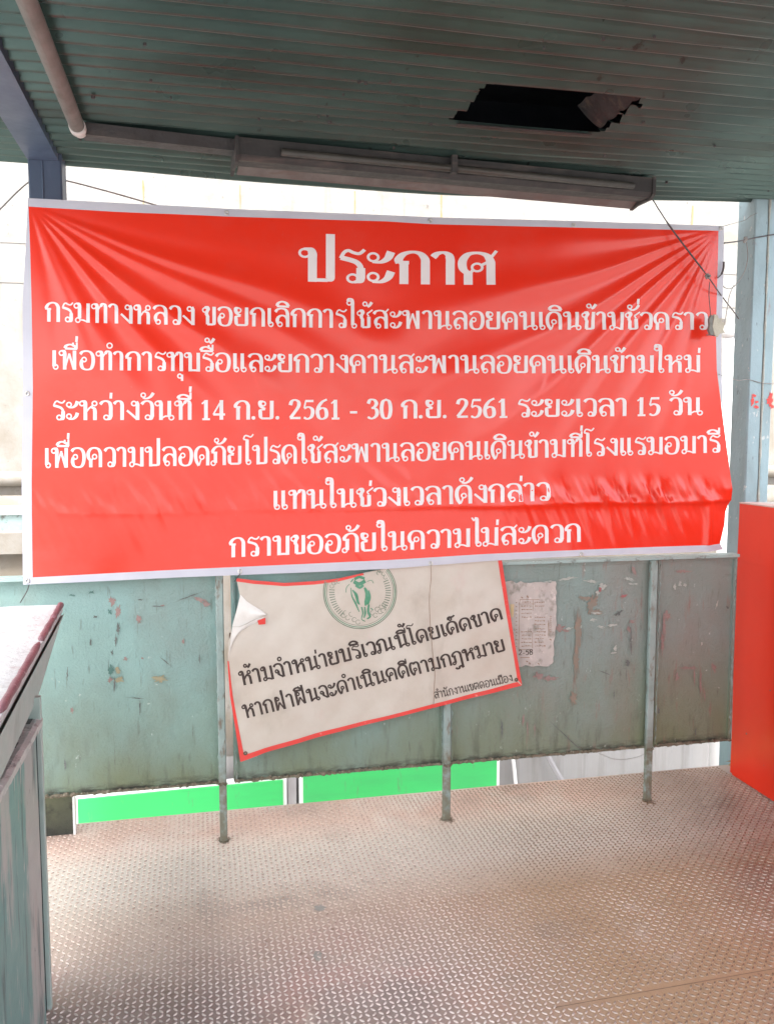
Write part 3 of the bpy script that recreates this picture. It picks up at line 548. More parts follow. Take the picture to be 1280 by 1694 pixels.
FLAKES[2].append(('chip_red', [(1032, 986, 6, 3.5, -.3), (992, 976, 3, 5)]))
FLAKES[2].append(('chip_pink', [(925, 1039, 9, 6), (935, 1043, 8, 2.5), (1048, 945, 4, 9, -.4), (1045, 1028, 5, 3), (1040, 1042, 4, 6), (908, 1122, 14, 4), (890, 1118, 8, 6), (872, 1205, 1.2, 14), (884, 1208, 1, 12), (865, 1190, 2, 10)]))
FLAKES[2].append(('chip_dark', [(1023, 1014, 9, 3.4, -.45), (1043, 1060, 1.6, 24), (1038, 1096, 4, 6), (1000, 1113, 10, 1, .4), (830, 1205, 1.6, 18), (940, 1222, 40, .8, .75), (1015, 1150, 1, 9)]))
FLAKES[3].append(('chip_pink', [(1102, 1018, 6, 9), (1098, 1035, 3, 22), (1095, 1062, 3, 20), (1140, 1105, 16, 3), (1158, 1130, 2, 22), (1148, 1120, 1.2, 18), (1180, 1105, 4, 9, -.3), (1128, 945, 16, 3), (1165, 1150, 1.2, 14), (1120, 1120, 3, 8)]))
FLAKES[3].append(('chip_white', [(1116, 970, 3, 5), (1124, 966, 3, 6), (1185, 1000, 1.6, 7, .3), (1132, 968, 3, 3), (1160, 1065, 2, 4)]))
FLAKES[3].append(('chip_dark', [(1203, 1005, 4, 2, .5), (1088, 1110, 3, 5), (1087, 1175, 4, 6), (1150, 1210, 1.2, 9)]))
def panel(pi, x0, x1, z0=.235, z1=1.062):
    mb = MB(); nx = max(6, int((x1-x0)/.03)); nz = 28
    X = np.linspace(x0, x1, nx); Z = np.linspace(z0, z1, nz)
    P = [[(x, YP+.004*wav(x, z, 3)*(1-abs(2*(x-x0)/(x1-x0)-1)**4)+.0015*wav(x, z, 17), z) for x in X] for z in Z]
    mb.grid(P)
    f = .016
    mb.box(x0, x0+f, YP-.010, YP+.02, z0, z1); mb.box(x1-f, x1, YP-.010, YP+.02, z0, z1)
    mb.box(x0+f, x1-f, YP-.008, YP+.02, z0-.004, z0+.008); mb.box(x0+f, x1-f, YP-.008, YP+.02, z1-.012, z1)
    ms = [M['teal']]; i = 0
    for key, items in FLAKES[pi]:
        if M[key] not in ms: ms.append(M[key])
        k0_ = len(mb.MI)
        for it in items:
            cx, cy, rx, ry = it[:4]; rot = it[4] if len(it) > 4 else 0; i += 1
            blotch(mb, cx, cy, rx*.8, ry*.8, YP-.0066-.00006*i, rot=rot, n=max(11, int(2*(rx+ry))), rough=.55)
        mb.MI[k0_:] = [ms.index(M[key])]*(len(mb.MI)-k0_)
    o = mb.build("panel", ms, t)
    # rough weld and dirt crust along the lower flange
    c = MB(); P = []; n = int((x1-x0)/.008)
    for x in np.linspace(x0+.004, x1-.004, n): P.append((x, YP-.010+random.uniform(-.002, .002), z0+.002+random.uniform(-.002, .004)))
    c.tube(P, [.0052*random.uniform(.5, 1.9) for _ in P], 5); c.build("dirt_crust", M['crust'], o)
    for xx in (x0+f*.5, x1-f*.5):
        c = MB()
        P = [(xx+random.uniform(-.003, .003), YP-.011, z) for z in np.linspace(z0+.01, z1-.01, 60)]
        c.tube(P, [.0025*random.choice((.25, .4, .6, 1, 1.9)) for _ in P], 5)
        c.build("weld_bead", M['post'], o)
    return o
def wx(px, y=YP, py=1100): return at(px, py, y)[0]
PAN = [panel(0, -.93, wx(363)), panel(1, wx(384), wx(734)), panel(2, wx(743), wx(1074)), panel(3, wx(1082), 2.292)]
MB().box(-.93, 2.292, YP-.028, YP+.035, 1.064, 1.076, bev=.003).build("top_rail", M['teal_rail'], t)
for x, w_ in ((wx(369.7, 3.302, 1340), .0145), (wx(739, 3.302, 1340), .0165), (wx(1072, 3.302, 1310), .0165)):
    mb = MB(); mb.box(x-w_, x+w_, YP-.033, YP-.012, .0, 1.062, bev=.004)
    p = mb.build("post", M['post'], t)
    c = MB(); P = [(x+math.cos(a)*w_*1.15, YP-.022+math.sin(a)*.016, .002+random.random()*.004) for a in np.linspace(0, 6.28, 16)]
    c.tube(P, .004, 5); c.build("weld_bead", M['crust'], p); c = MB(); P = [(x+dx, YP-.034, .236+random.uniform(-.008, .01)) for dx in np.linspace(-w_, w_, 7)]
    c.tube(P, [.004*random.uniform(.7, 1.7) for _ in P], 6); c.build("weld_bead", M['crust'], p)
k0, k1 = atz(76, 1383, 0.0), atz(123, 1377, 0.0)
mb = MB(); mb.box(-.93, k1[0], 3.50, 3.52, .004, .30); mb.build("kick_plate", mat("dark_mossy_plate", (0.12, 0.13, 0.075), (0.07, 0.075, 0.05), 5, 0.8, bump=.5, bscale=50, spots=[((0.03, .03, .025), 20, .5, .65, .8), ((0.03, .03, .025), 3, .2, .5, .9, ('Z', .12, .0))]), t)
mb = MB(); mb.box(k1[0]+.001, k1[0]+.010, 3.495, 3.530, .002, .32); mb.build("edge_strip", M['white'], t)
mb = MB(); mb.box(2.25, 2.285, YP+.021, YP+.05, .24, 1.062); mb.build("post", M['post'], t)
# ------------------------------------------------------------------ left parapet of the stairs
t = thing("stair_parapet", (-.6, 2.3, 0), "white topped stair parapet with maroon edge and scraped teal side, left foreground", "parapet")
def lin(p, q, s): return tuple(a+(b-a)*s for a, b in zip(p, q))
E0, E1 = (-.485, 3.163), (-.395, 1.2)
mb = MB(); nx_, ny_ = 14, 60; P = []
for j in range(ny_):
    s_ = j/(ny_-1); ex, ey = lin(E0, E1, s_)
    P.append([(-.98+(ex+.98)*i/(nx_-1), ey, 1.0+.0015*wav(i*.3, ey*3, 3)) for i in range(nx_)])
mb.grid(P); mb.prism([(-.98, 3.163), (-.98, 1.2), (-.397, 1.2), (-.487, 3.163)], .975, .996)
mb.build("coping", M['coping'], t, False)
P = []; 
mb = MB()
for s0, s1 in ((0, .16), (.165, .36), (.385, .80), (.83, 1.2)):
    s0, s1 = s0*.78, min(1, s1*.78)
    n = 14; Q = [lin(E0, E1, s0+(s1-s0)*k/n) for k in range(n+1)]
    mb.tube([(x-.006, y, 1.002) for x, y in Q], [.0105*(1 if 0 < k < n else .5)*random.uniform(.85, 1.1) for k in range(n+1)], 8)
mb.build("edge_trim", M['maroon'], t, True)
mb = MB(); n = 20
top = [(*lin(E0, E1, k/n), .974) for k in range(n+1)]; bot = [(x-.004, y, .962-.092*min(1, (k/n)/.34)) for k, (x, y, z) in enumerate(top)]
mb.add([(x+.006, y, z) for x, y, z in top]+[(x+.002, y, z) for x, y, z in bot]+[(x-.008, y, z) for x, y, z in top]+[(x-.012, y, z) for x, y, z in bot],
       [(i, i+1, n+2+i, n+1+i) for i in range(n)]+[(2*n+2+i, 3*n+3+i, 3*n+4+i, 2*n+3+i) for i in range(n)]+[(n+1+i, n+2+i, 3*n+4+i, 3*n+3+i) for i in range(n)])
mb.build("fascia", M['side'], t)
XL = -.44; A = atx(68, 1185, XL); yr = atx(75, 1690, XL)[1]; yq = A[1]-.004
zt = A[2]
mb = MB(); mb.box(-.53, -.515, 1.2, yq+.05, 0, .97); mb.build("inner_panel", M['dark_teal'], t)
mb = MB(); P = [[(XL+.0012*wav(y*2, z, 4), y, z) for y in np.linspace(1.2, yq-.078, 50)] for z in np.linspace(.0, zt-.012, 30)]
mb.grid(P); mb.build("side_panel", M['scraped'], t)
mb = MB(); n = 60; P = []
for k in range(n):
    y = 1.2+(yq-1.2)*k/(n-1); P.append([(XL-.050+.004*random.random(), y, zt-.012), (XL-.046, y, zt+.002*random.random()), (XL-.006, y, zt+.003*random.random()), (XL+.005+.002*random.random(), y, zt-.004), (XL+.004, y, zt-.022-.006*random.random())])
mb.grid(P); mb.build("top_flange", M['flange'], t)
for k in range(16):
    mb = MB()
    y = 1.55+(yq-1.6)*random.random(); L_ = random.uniform(.01, .05)
    mb.box(XL-.032+random.uniform(-.008, .008), XL-.018+random.uniform(-.006, .006), y, y+L_, zt+.0034, zt+.0045)
    mb.build("bare_patch", M['chip_dark'], t)
mb = MB(); mb.box(XL-.02, XL-.008, yq-.077, yq-.021, 0, zt-.02); mb.build("dark_gap", M['slot'], t)
mb = MB(); mb.box(XL-.03, XL+.004, yq-.020, yq, 0, zt+.06, bev=.002); mb.build("corner_angle", M['side'], t)

# ------------------------------------------------------------------ red covered parapet at right
XR = 2.405
t = thing("red_barrier", (2.7, 2.4, 0), "bright red sheet covered parapet with a pale dusty top at the right edge", "barrier")
zt = 1.285
mb = MB(); P = [[(XR+.003*wav(y*1.2, z, 3)-.0035*math.exp(-abs(z-1.02-.01*math.sin(6*y))/.012)-.003*math.exp(-abs(y-2.86+.03*z)/.014), y, z) for y in np.linspace(1.0, 3.49, 220)] for z in np.linspace(.012, zt, 150)]
mb.grid(P); mb.build("red_sheet", M['redsheet'], t, True)
mb = MB(); mb.box(XR+.012, XR+.05, 1.0, 3.488, 0, zt-.004); mb.build("core_panel", M['redsheet'], t)
mb = MB(); mb.box(XR-.004, XR+.07, 1.0, 3.488, zt-.002, zt+.004); mb.build("pink_edge", mat("pale_pink_edge", (.66, .38, .34), (.6, .42, .38), 9, .6), t)
mb = MB(); mb.box(XR+.071, XR+.62, 1.0, 3.488, zt-.03, zt+.003); mb.build("top_plate", M['cap'], t)
for k in range(26):
    y = 1.9+1.5*random.random(); z = .1+1.1*random.random(); r = random.uniform(.002, .007); x = XR-.0085
    MB().add([(x, y+r*random.uniform(.4, 1.2)*math.cos(a), z+r*random.uniform(.4, 1.2)*math.sin(a)) for a in np.linspace(0, 6.28, 8)[:-1]], [tuple(range(7))]).build("scuff", M['chip_pink'], t)
# ------------------------------------------------------------------ the red banner
YBN = 3.262
t = thing("banner", tuple(at(640, 930, YBN)), "large red vinyl banner with white Thai announcement text tied between two steel columns", "banner")
def V2(px, py): p = at(px, py, YBN); return p[0], p[2]
CTL = V2(50, 340); CTR = V2(1187, 381)
RAY_S = 1.25
RAY_L = [(13, 2.6, -.004, .9), (19, 2.4, .007, 1.0), (26, 2.2, .006, .8), (31, 2.5, -.004, .8), (38, 2.6, .009, .9), (44, 2.4, -.004, .7), (50, 2.6, .007, .8), (57, 2.4, -.003, .6), (63, 3, .006, .6), (72, 3, .005, .55), (80, 2.5, -.003, .5)]
RAY_R = [(7, 2.4, .004, .6), (13, 2.5, -.004, .8), (18, 2.8, .009, .9), (24, 2.3, -.004, .7), (30, 2.4, .010, .9), (35, 2, -.005, .8), (41, 2.4, .010, 1.0), (47, 2.2, -.004, .7), (52, 2.4, .008, .9), (58, 2.0, -.003, .6), (63, 2.2, .008, .8), (69, 2, -.003, .5), (74, 2.2, .007, .7), (80, 2, .004, .6)]
CZ0, CZ1 = V2(60, 853), V2(1195, 829)
def BD(x, z):
    """how far the vinyl stands towards the walkway at (x, z)"""
    d = .004*math.sin(2.1*x+1.3*z+.5)+.0022*math.sin(5.3*x-3.1*z+1)+.0011*math.sin(9*x+6*z)+.0007*math.sin(17*x-13*z+2)
    for (cx, cz), sg, R in ((CTL, 1, RAY_L), (CTR, -1, RAY_R)):
        dx, dz = (x-cx)*sg, cz-z; r = math.hypot(dx, dz)+1e-6
        if r > 2.0: continue
        th = math.degrees(math.atan2(dz, dx))
        for a, wd, am, ln in R:
            q = (th-a-1.4*math.sin(r*5+a))/(wd*(1+.10/(r+.06)))
            if abs(q) < 3: d += am*(.52 if am > 0 else .25)*math.exp(-q*q)*(r/.45)*math.exp(1-r/(.45*ln*RAY_S))
    u = (x-CZ0[0])/(CZ1[0]-CZ0[0]); zc_ = CZ0[1]+(CZ1[1]-CZ0[1])*u+.003*math.sin(9*x)
    h = z-zc_
    # horizontal fold along the lower part; the strip under it leans back, pleats fan out above it
    st = .12+.88*max(0, min(1, (u-.45)/.4))
    d += .011*st*(math.exp(-h/.055) if h >= 0 else math.exp(h/.010))-.004*st*(h < 0)*(1-math.exp(h/.01))
    st *= max(0, min(1, (1.0-u)/.05))
    am = .0015+.0085*max(0, min(1, (u-.62)/.22))*max(0, min(1, (1.0-u)/.06))
    if h >= 0: fall = math.exp(-((h-.03)/.05)**2) if h > .03 else .4+.6*h/.03
    else: fall = .35*math.exp(-(h/.12)**2)
    xx = x+.35*h
    d += am*fall*(math.sin(60*xx+3*math.sin(7*x))+.6*math.sin(113*xx+2*math.sin(11*x)+1)+.5*math.sin(31*x+40*h)+.35*math.sin(190*x+90*z))
    if .1 < u < .5 and h > 0: d += .0010*math.exp(-((h-.1)/.09)**2)*math.sin(70*(x+.8*h)+4*math.sin(5*x))
    # loose lower right edge folding back
    e = (x-V2(1172, 850)[0])
    if h < .05 and e > -.06: d += .010*math.exp(-((e)/.018)**2)*min(1, (.05-h)/.08)-.45*max(0, e-.012)*min(1, (.05-h)/.1)
    return d
def bs(px, py, lift=0.0):
    p = at(px, py, YBN); return np.array([p[0], p[1]-BD(p[0], p[2])-lift, p[2]])
rT = [(48, 342), (190, 350), (375, 358), (640, 366), (710, 370), (950, 377), (1187, 382)]
rB = [(55, 955), (180, 948), (320, 941), (480, 934), (640, 926.5), (800, 917), (960, 910), (1080, 905), (1197, 901)]
rL = [(48, 342), (51, 420), (53, 500), (55, 640), (54, 720), (53, 800), (54, 880), (55, 955)]
rR = [(1187, 382), (1185, 460), (1183, 550), (1184, 612), (1194, 690), (1203, 760), (1211, 832), (1207, 870), (1197, 901)]
NU, NV_ = 430, 216
aT, aB, aL, aR = along(rT, NU), along(rB, NU), along(rL, NV_), along(rR, NV_)
U = np.linspace(0, 1, NU)[:, None]
rows_ = []
for j in range(NV_):
    v = j/(NV_-1)
    Q = (1-v)*aT+v*aB+(1-U)*aL[j]+U*aR[j]-((1-U)*(1-v)*aT[0]+U*(1-v)*aT[-1]+(1-U)*v*aB[0]+U*v*aB[-1])
    rows_.append([bs(*q) for q in Q])
mb = MB(); mb.grid(rows_); mb.build("printed_sheet", M['vinyl'], t, True)
mb = MB()
def strip(inner, outer, n, k=5):
    A, B = along(inner, n), along(outer, n)
    mb.grid([[bs(*(A[i]+(B[i]-A[i])*j/k)) for i in range(n)] for j in range(k+1)])
strip(rT, [(47, 328), (190, 335), (375, 345), (640, 355.5), (710, 358.5), (950, 366), (1196, 374)], 160)
strip(rB, [(39, 967), (180, 960.5), (320, 954), (480, 948), (640, 941), (800, 929), (960, 920), (1080, 916), (1205, 911)], 160)
strip(rL, [(47, 328), (43, 420), (38, 500), (39, 640), (38, 720), (36.5, 800), (38, 880), (39, 967)], 120)
strip([(1187, 382), (1185, 460), (1183, 550), (1184, 612), (1193.5, 680)], [(1196, 374), (1195, 460), (1192, 550), (1191.5, 612), (1195, 680)], 80)
mb.build("hem", M['hem'], t, True)
BAN = (8, 18.5, 11.5, 7.3); TIT = (8, 21, 12, 6.6)
for txt, base, h, st in (
    ("ประกาศ", [(493, 465), (660, 469.5), (824, 471)], (55, 53), TIT),
    ("กรมทางหลวง ขอยกเลิกการใช้สะพานลอยคนเดินข้ามชั่วคราว", [(74, 532), (375, 539.5), (620, 543), (1170, 545.5)], (32, 28.5), BAN),
    ("เพื่อทำการทุบรื้อและยกวางคานสะพานลอยคนเดินข้ามใหม่", [(84, 611), (400, 615.5), (620, 617), (1158, 616)], (31.5, 28.5), BAN),
    ("ระหว่างวันที่ 14 ก.ย. 2561 - 30 ก.ย. 2561 ระยะเวลา 15 วัน", [(86, 695), (380, 694.5), (660, 692.3), (1160, 686.4)], (32, 29), BAN),
    ("เพื่อความปลอดภัยโปรดใช้สะพานลอยคนเดินข้ามที่โรงแรมอมารี", [(72, 774), (360, 769.5), (650, 763.5), (1190, 748.5)], (32.5, 28.5), BAN),
    ("แทนในช่วงเวลาดังกล่าว", [(449, 843), (680, 836), (909, 828)], (31, 30), BAN),
    ("กราบขออภัยในความไม่สะดวก", [(378, 922), (660, 910), (962, 896.5)], (32, 30), BAN)):
    mb = MB(); lettering(mb, txt, base, h, st, bs, .0008); mb.build("lettering", M['ink_pale'], t)
def ring_part(name, P, r, w_, m, parent, nrm=(0, -1, 0)):
    mb = MB(); mb.tube([P+np.array([r*math.cos(a), -.001, r*math.sin(a)]) for a in np.linspace(0, 2*math.pi, 17)], w_, 6, cap=False)
    return mb.build(name, m, parent, True)
for px, py in ((375, 352), (712, 364.5), (947, 373), (1191, 378), (46, 651), (46.5, 960), (397, 945), (712, 932), (962, 917)):
    ring_part("grommet", bs(px, py, .001), .0062, .0028, M['metal'], t)

# ------------------------------------------------------------------ old notice hanging under it
YS = 3.286
t = thing("notice_sign", tuple(at(620, 1240, YS)), "tilted cream vinyl notice with red border, green seal and torn corner, on the parapet", "sign")
def SDp(x, z): return .004*math.sin(6*x+2*z)+.0025*math.sin(13*x-7*z+1)+.0012*math.sin(29*x+11*z)+.0007*math.sin(47*x-38*z)
def ss(px, py, lift=0.0):
    p = at(px, py, YS); return np.array([p[0], p[1]-SDp(p[0], p[2])-lift, p[2]])
sT = [(391, 956), (420, 960), (470, 964.5), (520, 962), (560, 957), (600, 948), (650, 938), (720, 930), (828, 922)]
sR = [(828, 922), (838, 985), (850, 1062), (862, 1133)]
sB = [(398, 1259), (440, 1243), (520, 1221), (640, 1190), (760, 1159), (862, 1133)]
sL = [(391, 956), (397, 985), (386, 1035), (378, 1062), (377, 1095), (381, 1150), (390, 1205), (398, 1259)]
NU, NV_ = 150, 90
aT, aB, aL, aR = along(sT, NU), along(sB, NU), along(sL, NV_), along(sR, NV_); U = np.linspace(0, 1, NU)[:, None]
mb = MB(); mb.grid([[ss(*q) for q in ((1-v)*aT+v*aB+(1-U)*aL[j]+U*aR[j]-((1-U)*(1-v)*aT[0]+U*(1-v)*aT[-1]+(1-U)*v*aB[0]+U*v*aB[-1]))] for j, v in enumerate(np.linspace(0, 1, NV_))])
mb.build("printed_sheet", M['sign'], t, True)
mb = MB()
def sstrip(a, b, n=80, lift=.0009):
    A, B = along(a, n), along(b, n); mb.grid([[ss(*q, lift) for q in X] for X in (A, (A+B)/2, B)])
sstrip([(391, 956), (420, 960), (470, 964.5), (520, 962), (560, 957), (600, 948)], [(391, 961.5), (420, 966), (470, 970), (520, 967.5), (560, 962), (602, 951)])
sstrip([(822, 924), (832, 985), (845, 1062), (855, 1124)], [(828.5, 922), (838.5, 985), (850.5, 1062), (862.5, 1133)])
sstrip([(398, 1259.5), (440, 1243.5), (520, 1221.5), (640, 1190.5), (760, 1159.5), (862, 1133.5)], [(401, 1249), (440, 1236), (520, 1214), (640, 1184.5), (760, 1153), (855, 1127.5)], lift=.0012)
sstrip([(376.5, 1093), (380.5, 1150), (389.5, 1205), (397.5, 1259)], [(378.5, 1093), (385, 1150), (395, 1205), (404, 1250)], lift=.0015)
mb.build("red_border", M['ink_red'], t)
# torn corner curled over
A_ = [(398, 983), (408, 994), (418, 1001), (430, 1008), (440, 1014.5)]; B_ = [(384, 1036), (396, 1036), (408, 1031), (424, 1023), (439.5, 1018)]
P = []
for k in range(13):
    v = k/12; row = []
    for i, (p, q) in enumerate(zip(along(A_, 16), along(B_, 16))):
        m_ = p+(q-p)*v; row.append(ss(m_[0], m_[1], .002+.010*math.sin(math.pi*min(1, v*1.05))*(.4+.6*i/15)))
    P.append(row)
mb = MB(); mb.grid(P)
C_ = along([(384, 1036), (396, 1036), (408, 1031), (424, 1023), (439, 1019)], 16); D_ = along([(377.5, 1090), (384, 1062), (392, 1048), (410, 1036), (430, 1026)], 16)
mb.grid([[ss(*(c+(d-c)*v), .004+.006*(1-v)) for c, d in zip(C_, D_)] for v in np.linspace(0, 1, 6)])
fp_ = mb.build("torn_corner", M['white_back'], t, True)
mb = MB(); mb.add([ss(426, 1026, .009), (ss(439, 1021, .011)), ss(439, 1032, .008), ss(428, 1033, .006)], [(0, 1, 2, 3)]); mb.build("red_edge", M['ink_red'], fp_)
SG = (13.5, 18.5, 10.5, 11); SG2 = (12.5, 15.5, 10.5, 10)
for txt, base, h, st in (("ห้ามจำหน่ายบริเวณนี้โดยเด็ดขาด", [(398, 1135), (620, 1083), (833, 1024)], (23, 19.5), SG),
                         ("หากฝ่าฝืนจะดำเนินคดีตามกฎหมาย", [(404, 1189), (620, 1134), (837, 1076)], (21.5, 19.5), SG),
                         ("สำนักงานเขตดอนเมือง", [(718, 1156), (783, 1141.5), (848, 1126)], (11, 10.5), SG2)):
    mb = MB(); UPR = 1.0; lettering(mb, txt, base, h, st, ss, .0010); mb.build("lettering", M['ink_black'], t)
UPR = 0.0
# green seal
def curve(mb, pts, w_, lift, closed=False, mi=0):
    Q = np.array(spline(pts, 6)) if len(pts) > 2 else np.array(pts, float)
    T = np.gradient(Q, axis=0); T /= np.linalg.norm(T, axis=1)[:, None]+1e-9; Nn = np.stack([-T[:, 1], T[:, 0]], 1)
    ww = (np.array(w_) if hasattr(w_, '__len__') else w_*np.ones(len(Q)))
    if len(ww) != len(Q): ww = np.interp(np.linspace(0, 1, len(Q)), np.linspace(0, 1, len(ww)), ww)
    A = [ss(*q, lift) for q in Q+Nn*ww[:, None]/2]; B = [ss(*q, lift) for q in Q-Nn*ww[:, None]/2]; n = len(Q)
    mb.add(A+B, [(j, j+1, n+j+1, n+j) for j in range(n-1)], mi)
cx, cy, R_ = 595.5, 980, 60.5
seal = MB(); lf = [.0009]
def arc(r, a0, a1, w_, mi, c=(cx, cy), n=24):
    A = np.radians(np.linspace(a0, a1, n)); lf[0] += .000012
    curve(seal, [(c[0]+r*math.cos(a), c[1]+r*math.sin(a)) for a in A], w_, lf[0], mi=mi)
arc(60, -42, 198, 1.6, 1, n=40); arc(57.4, -40, 197, 1.2, 0, n=40); arc(54.6, -40, 197, .8, 1, n=40)
for a in list(range(-24, 33, 5))+list(range(130, 186, 5)):
    A = math.radians(a); r0, r1 = 42, 51
    lf[0] += .000006; curve(seal, [(cx+r0*math.cos(A), cy+r0*math.sin(A)), (cx+r1*math.cos(A), cy+r1*math.sin(A))], 1.6, lf[0], mi=1)
for (x, y) in ((568, 1018), (575, 1022), (581, 1016), (586, 1025), (592, 1029), (571, 1014), (624, 1008), (631, 1004), (636, 1000), (629, 1012), (621, 1018), (634, 1010), (639, 1005), (616, 1014)):
    arc(3.6, random.randint(0, 90), random.randint(250, 400), .9, 1, (x, y), 12)
for (x, y, a) in ((552, 965, 20), (556, 963, 70), (549, 970, -10), (560, 962, 40), (628, 944, 60), (634, 949, 30), (626, 948, 100), (637, 955, 10), (631, 943, 80)):
    arc(3, a, a+230, .9, 1, (x, y), 10)
# three-headed mount with its caparison, drawn as strokes
for P_, w_ in (([(586, 958), (594, 954.5), (603, 957)], 4.5), ([(585, 962), (594, 966), (604, 961)], 6), ([(588, 968), (595, 972), (601, 968)], 4),
               ([(583, 976), (589, 984), (592, 996), (595, 1000)], [2, 5, 4, 1.5]), ([(603, 972), (608, 984), (606, 996), (604, 1002)], [3, 8, 7, 2]),
               ([(610, 976), (612, 988), (609, 1000)], [1, 3, 2]), ([(580, 972), (582, 986), (588, 998), (594, 1012)], [1, 2, 3, 1.2]),
               ([(603, 1004), (604, 1014), (602, 1022)], [2, 3, 2]), ([(610, 1000), (609, 1012), (612, 1020), (607, 1024)], [3, 4, 3.4, 2]), ([(598, 1004), (600, 1014), (598, 1024), (604, 1028)], [2.5, 2, 1.2, 1.5]),
               ([(578, 966), (573, 972), (572, 980)], .9), ([(607, 962), (614, 960), (618, 965)], .9), ([(580, 963), (584, 958)], 1.6), ([(613, 1006), (617, 1009)], 1.6)):
    lf[0] += .00002; curve(seal, P_, w_, lf[0])
seal.build("seal", [M['ink_green'], M['ink_grey']], t)
for px, py in ((406, 1245), (853, 1124)): ring_part("grommet", ss(px, py, .001), .0055, .0030, M['dark_metal'], t)

# ------------------------------------------------------------------ weathered paper notice on the third panel
YQ = YP-.013
t = thing("paper_notice", tuple(at(878, 1102, YQ)), "torn weathered paper with a faded printed table pasted on the teal panel", "paper")
def qs(px, py, lift=0.0): p = at(px, py, YQ); return np.array([p[0], p[1]-.0012*math.sin(40*p[0]+17*p[2])-lift, p[2]])
def jag(p, q, n, a=1.3): return [tuple(np.array(p)+(np.array(q)-np.array(p))*k/n+(rng.normal(size=2)*a if 0 < k < n else 0)) for k in range(n)]
ring = jag((832, 962), (900, 964), 12)+jag((900, 964), (919, 962), 4)+jag((919, 962), (920, 1010), 8)+jag((920, 1010), (915, 1095), 12)+jag((915, 1095), (908, 1102), 3)+jag((908, 1102), (858, 1103), 9)+jag((858, 1103), (840, 1090), 3)+jag((840, 1090), (832, 962), 10)
mb = MB(); c0 = qs(875, 1030); RR = [qs(*q) for q in ring]; n = len(RR)
mb.add([c0]+[c0+(r-c0)*.5 for r in RR]+RR, [(0, 1+k, 1+(k+1) % n) for k in range(n)]+[(1+k, 1+n+k, 1+n+(k+1) % n, 1+(k+1) % n) for k in range(n)])
mb.build("sheet", M['poster'], t)
mb = MB(); L0 = [.0008]
def dash(x0, y0, x1, y1, w_=.7):
    L0[0] += .000003; d = np.array([x1-x0, y1-y0]); d = d/np.linalg.norm(d); nn = np.array([-d[1], d[0]])*w_/2
    mb.add([qs(x0+nn[0], y0+nn[1], L0[0]), qs(x1+nn[0], y1+nn[1], L0[0]), qs(x1-nn[0], y1-nn[1], L0[0]), qs(x0-nn[0], y0-nn[1], L0[0])], [(0, 1, 2, 3)])
dash(860, 991.5, 892, 992); dash(857, 999.2, 885, 999); dash(860, 991.5, 858.5, 999); dash(859, 999, 857.5, 1074.5); dash(881, 992, 881, 1010); dash(880.5, 1046, 880, 1072); dash(857, 1074.5, 880, 1074.5); dash(851, 1058.5, 858, 1058.5); dash(906, 1026, 907, 1055); dash(907, 1030, 907, 1044, .9)
for k, y in enumerate((996, 1002.5, 1008.5, 1014.5, 1021, 1027, 1033, 1040, 1045, 1050.5, 1056.5, 1062.5, 1068.5)):
    for x0, x1 in ((861, 879), (883, 901)):
        if (k < 5 and x0 > 870 and random.random() < .5) or (4 < k < 8 and x0 < 870): continue
        x = x0+random.random()*2
        while x < x1-2:
            l = random.uniform(1, 3.4); dash(x, y+random.uniform(-.5, .5), x+l, y+random.uniform(-.5, .5), random.uniform(.8, 1.7)); x += l+random.uniform(.6, 1.3)
    dash(852.5, y+1, 854.5, y+1, 1.4)
for k in range(9): dash(908+random.random(), 1019+k*3.2, 911+random.random(), 1019.6+k*3.2, 1.0)
for x, y in ((863, 988.5), (872, 986.5), (872.4, 988), (910, 1058), (871, 1094), (890, 1098), (875, 1097)): dash(x-1.4, y-1, x+1.4, y+1, 1.8)
dash(860, 1088, 875, 1087.2, 1.0)
mb.build("print", M['ink_brown'], t)
mb = MB(); P = [qs(*p, .0007) for p in ((843, 999.5), (850, 999.5), (848.5, 1021), (845, 1021))]; mb.add(P, [(0, 1, 2, 3)]); mb.build("ochre_block", M['ochre'], t)
mb = MB(); lettering(mb, "2-58", [(857, 1084), (881, 1082.5)], (8.4, 8.2), (11, 13, 10, 9), qs, .0012); mb.build("lettering", M['ink_black'], t)

# ------------------------------------------------------------------ wires, cords and small things
def wire(name, pts, Y, r, m, label, cat, n=8, sm=True):
    P = [at(x, y, (Y if not hasattr(Y, '__len__') else Y[i])) for i, (x, y) in enumerate(pts)]
    return tag(MB().tube(spline(P, n) if sm else P, r, 7).build(name, m, None, True), label, cat)
wire("utility_cable", [(-40, 391), (0, 347), (47, 302), (74, 296), (106, 298), (180, 317), (250, 337), (320, 358)], 3.74, .0032, M['wire_grey'], "thin grey cable sagging either side of the navy column above the banner", "cable")
wb = thing("hanging_wire", tuple(at(1225, 528, 3.2)), "black wire running diagonally from the lamp housing across the banner to the blue column", "wire")
P0 = list(fp(LL+.006, .0, 2.575))
Q = [np.array(P0)]+[at(x, y, Y) for x, y, Y in ((1078, 330, 3.335), (1090, 348, 3.28), (1110, 378, 3.232), (1140, 418, 3.212), (1170, 457, 3.205), (1186, 480, 3.232), (1200, 499, 3.31), (1211, 513, 3.43), (1221, 527, 3.555))]
MB().tube(spline(Q, 8), [.0022]*22+[.0036]*16+[.0026]*(len(spline(Q, 8))-38), 7).build("strand", M['wire'], wb, True)
mb = MB(); K = at(1170, 457, 3.203)
for k in range(4):
    a = k*1.6; mb.tube(spline([K+np.array([.012*math.cos(a+j*2.1), -.004+.003*j, .010*math.sin(a+j*2.1)]) for j in range(4)], 5), .0022, 6)
mb.build("knot", M['wire_grey'], wb, True)
Q = [at(1173, 466, 3.19), at(1172, 490, 3.19), at(1175, 523, 3.20)]
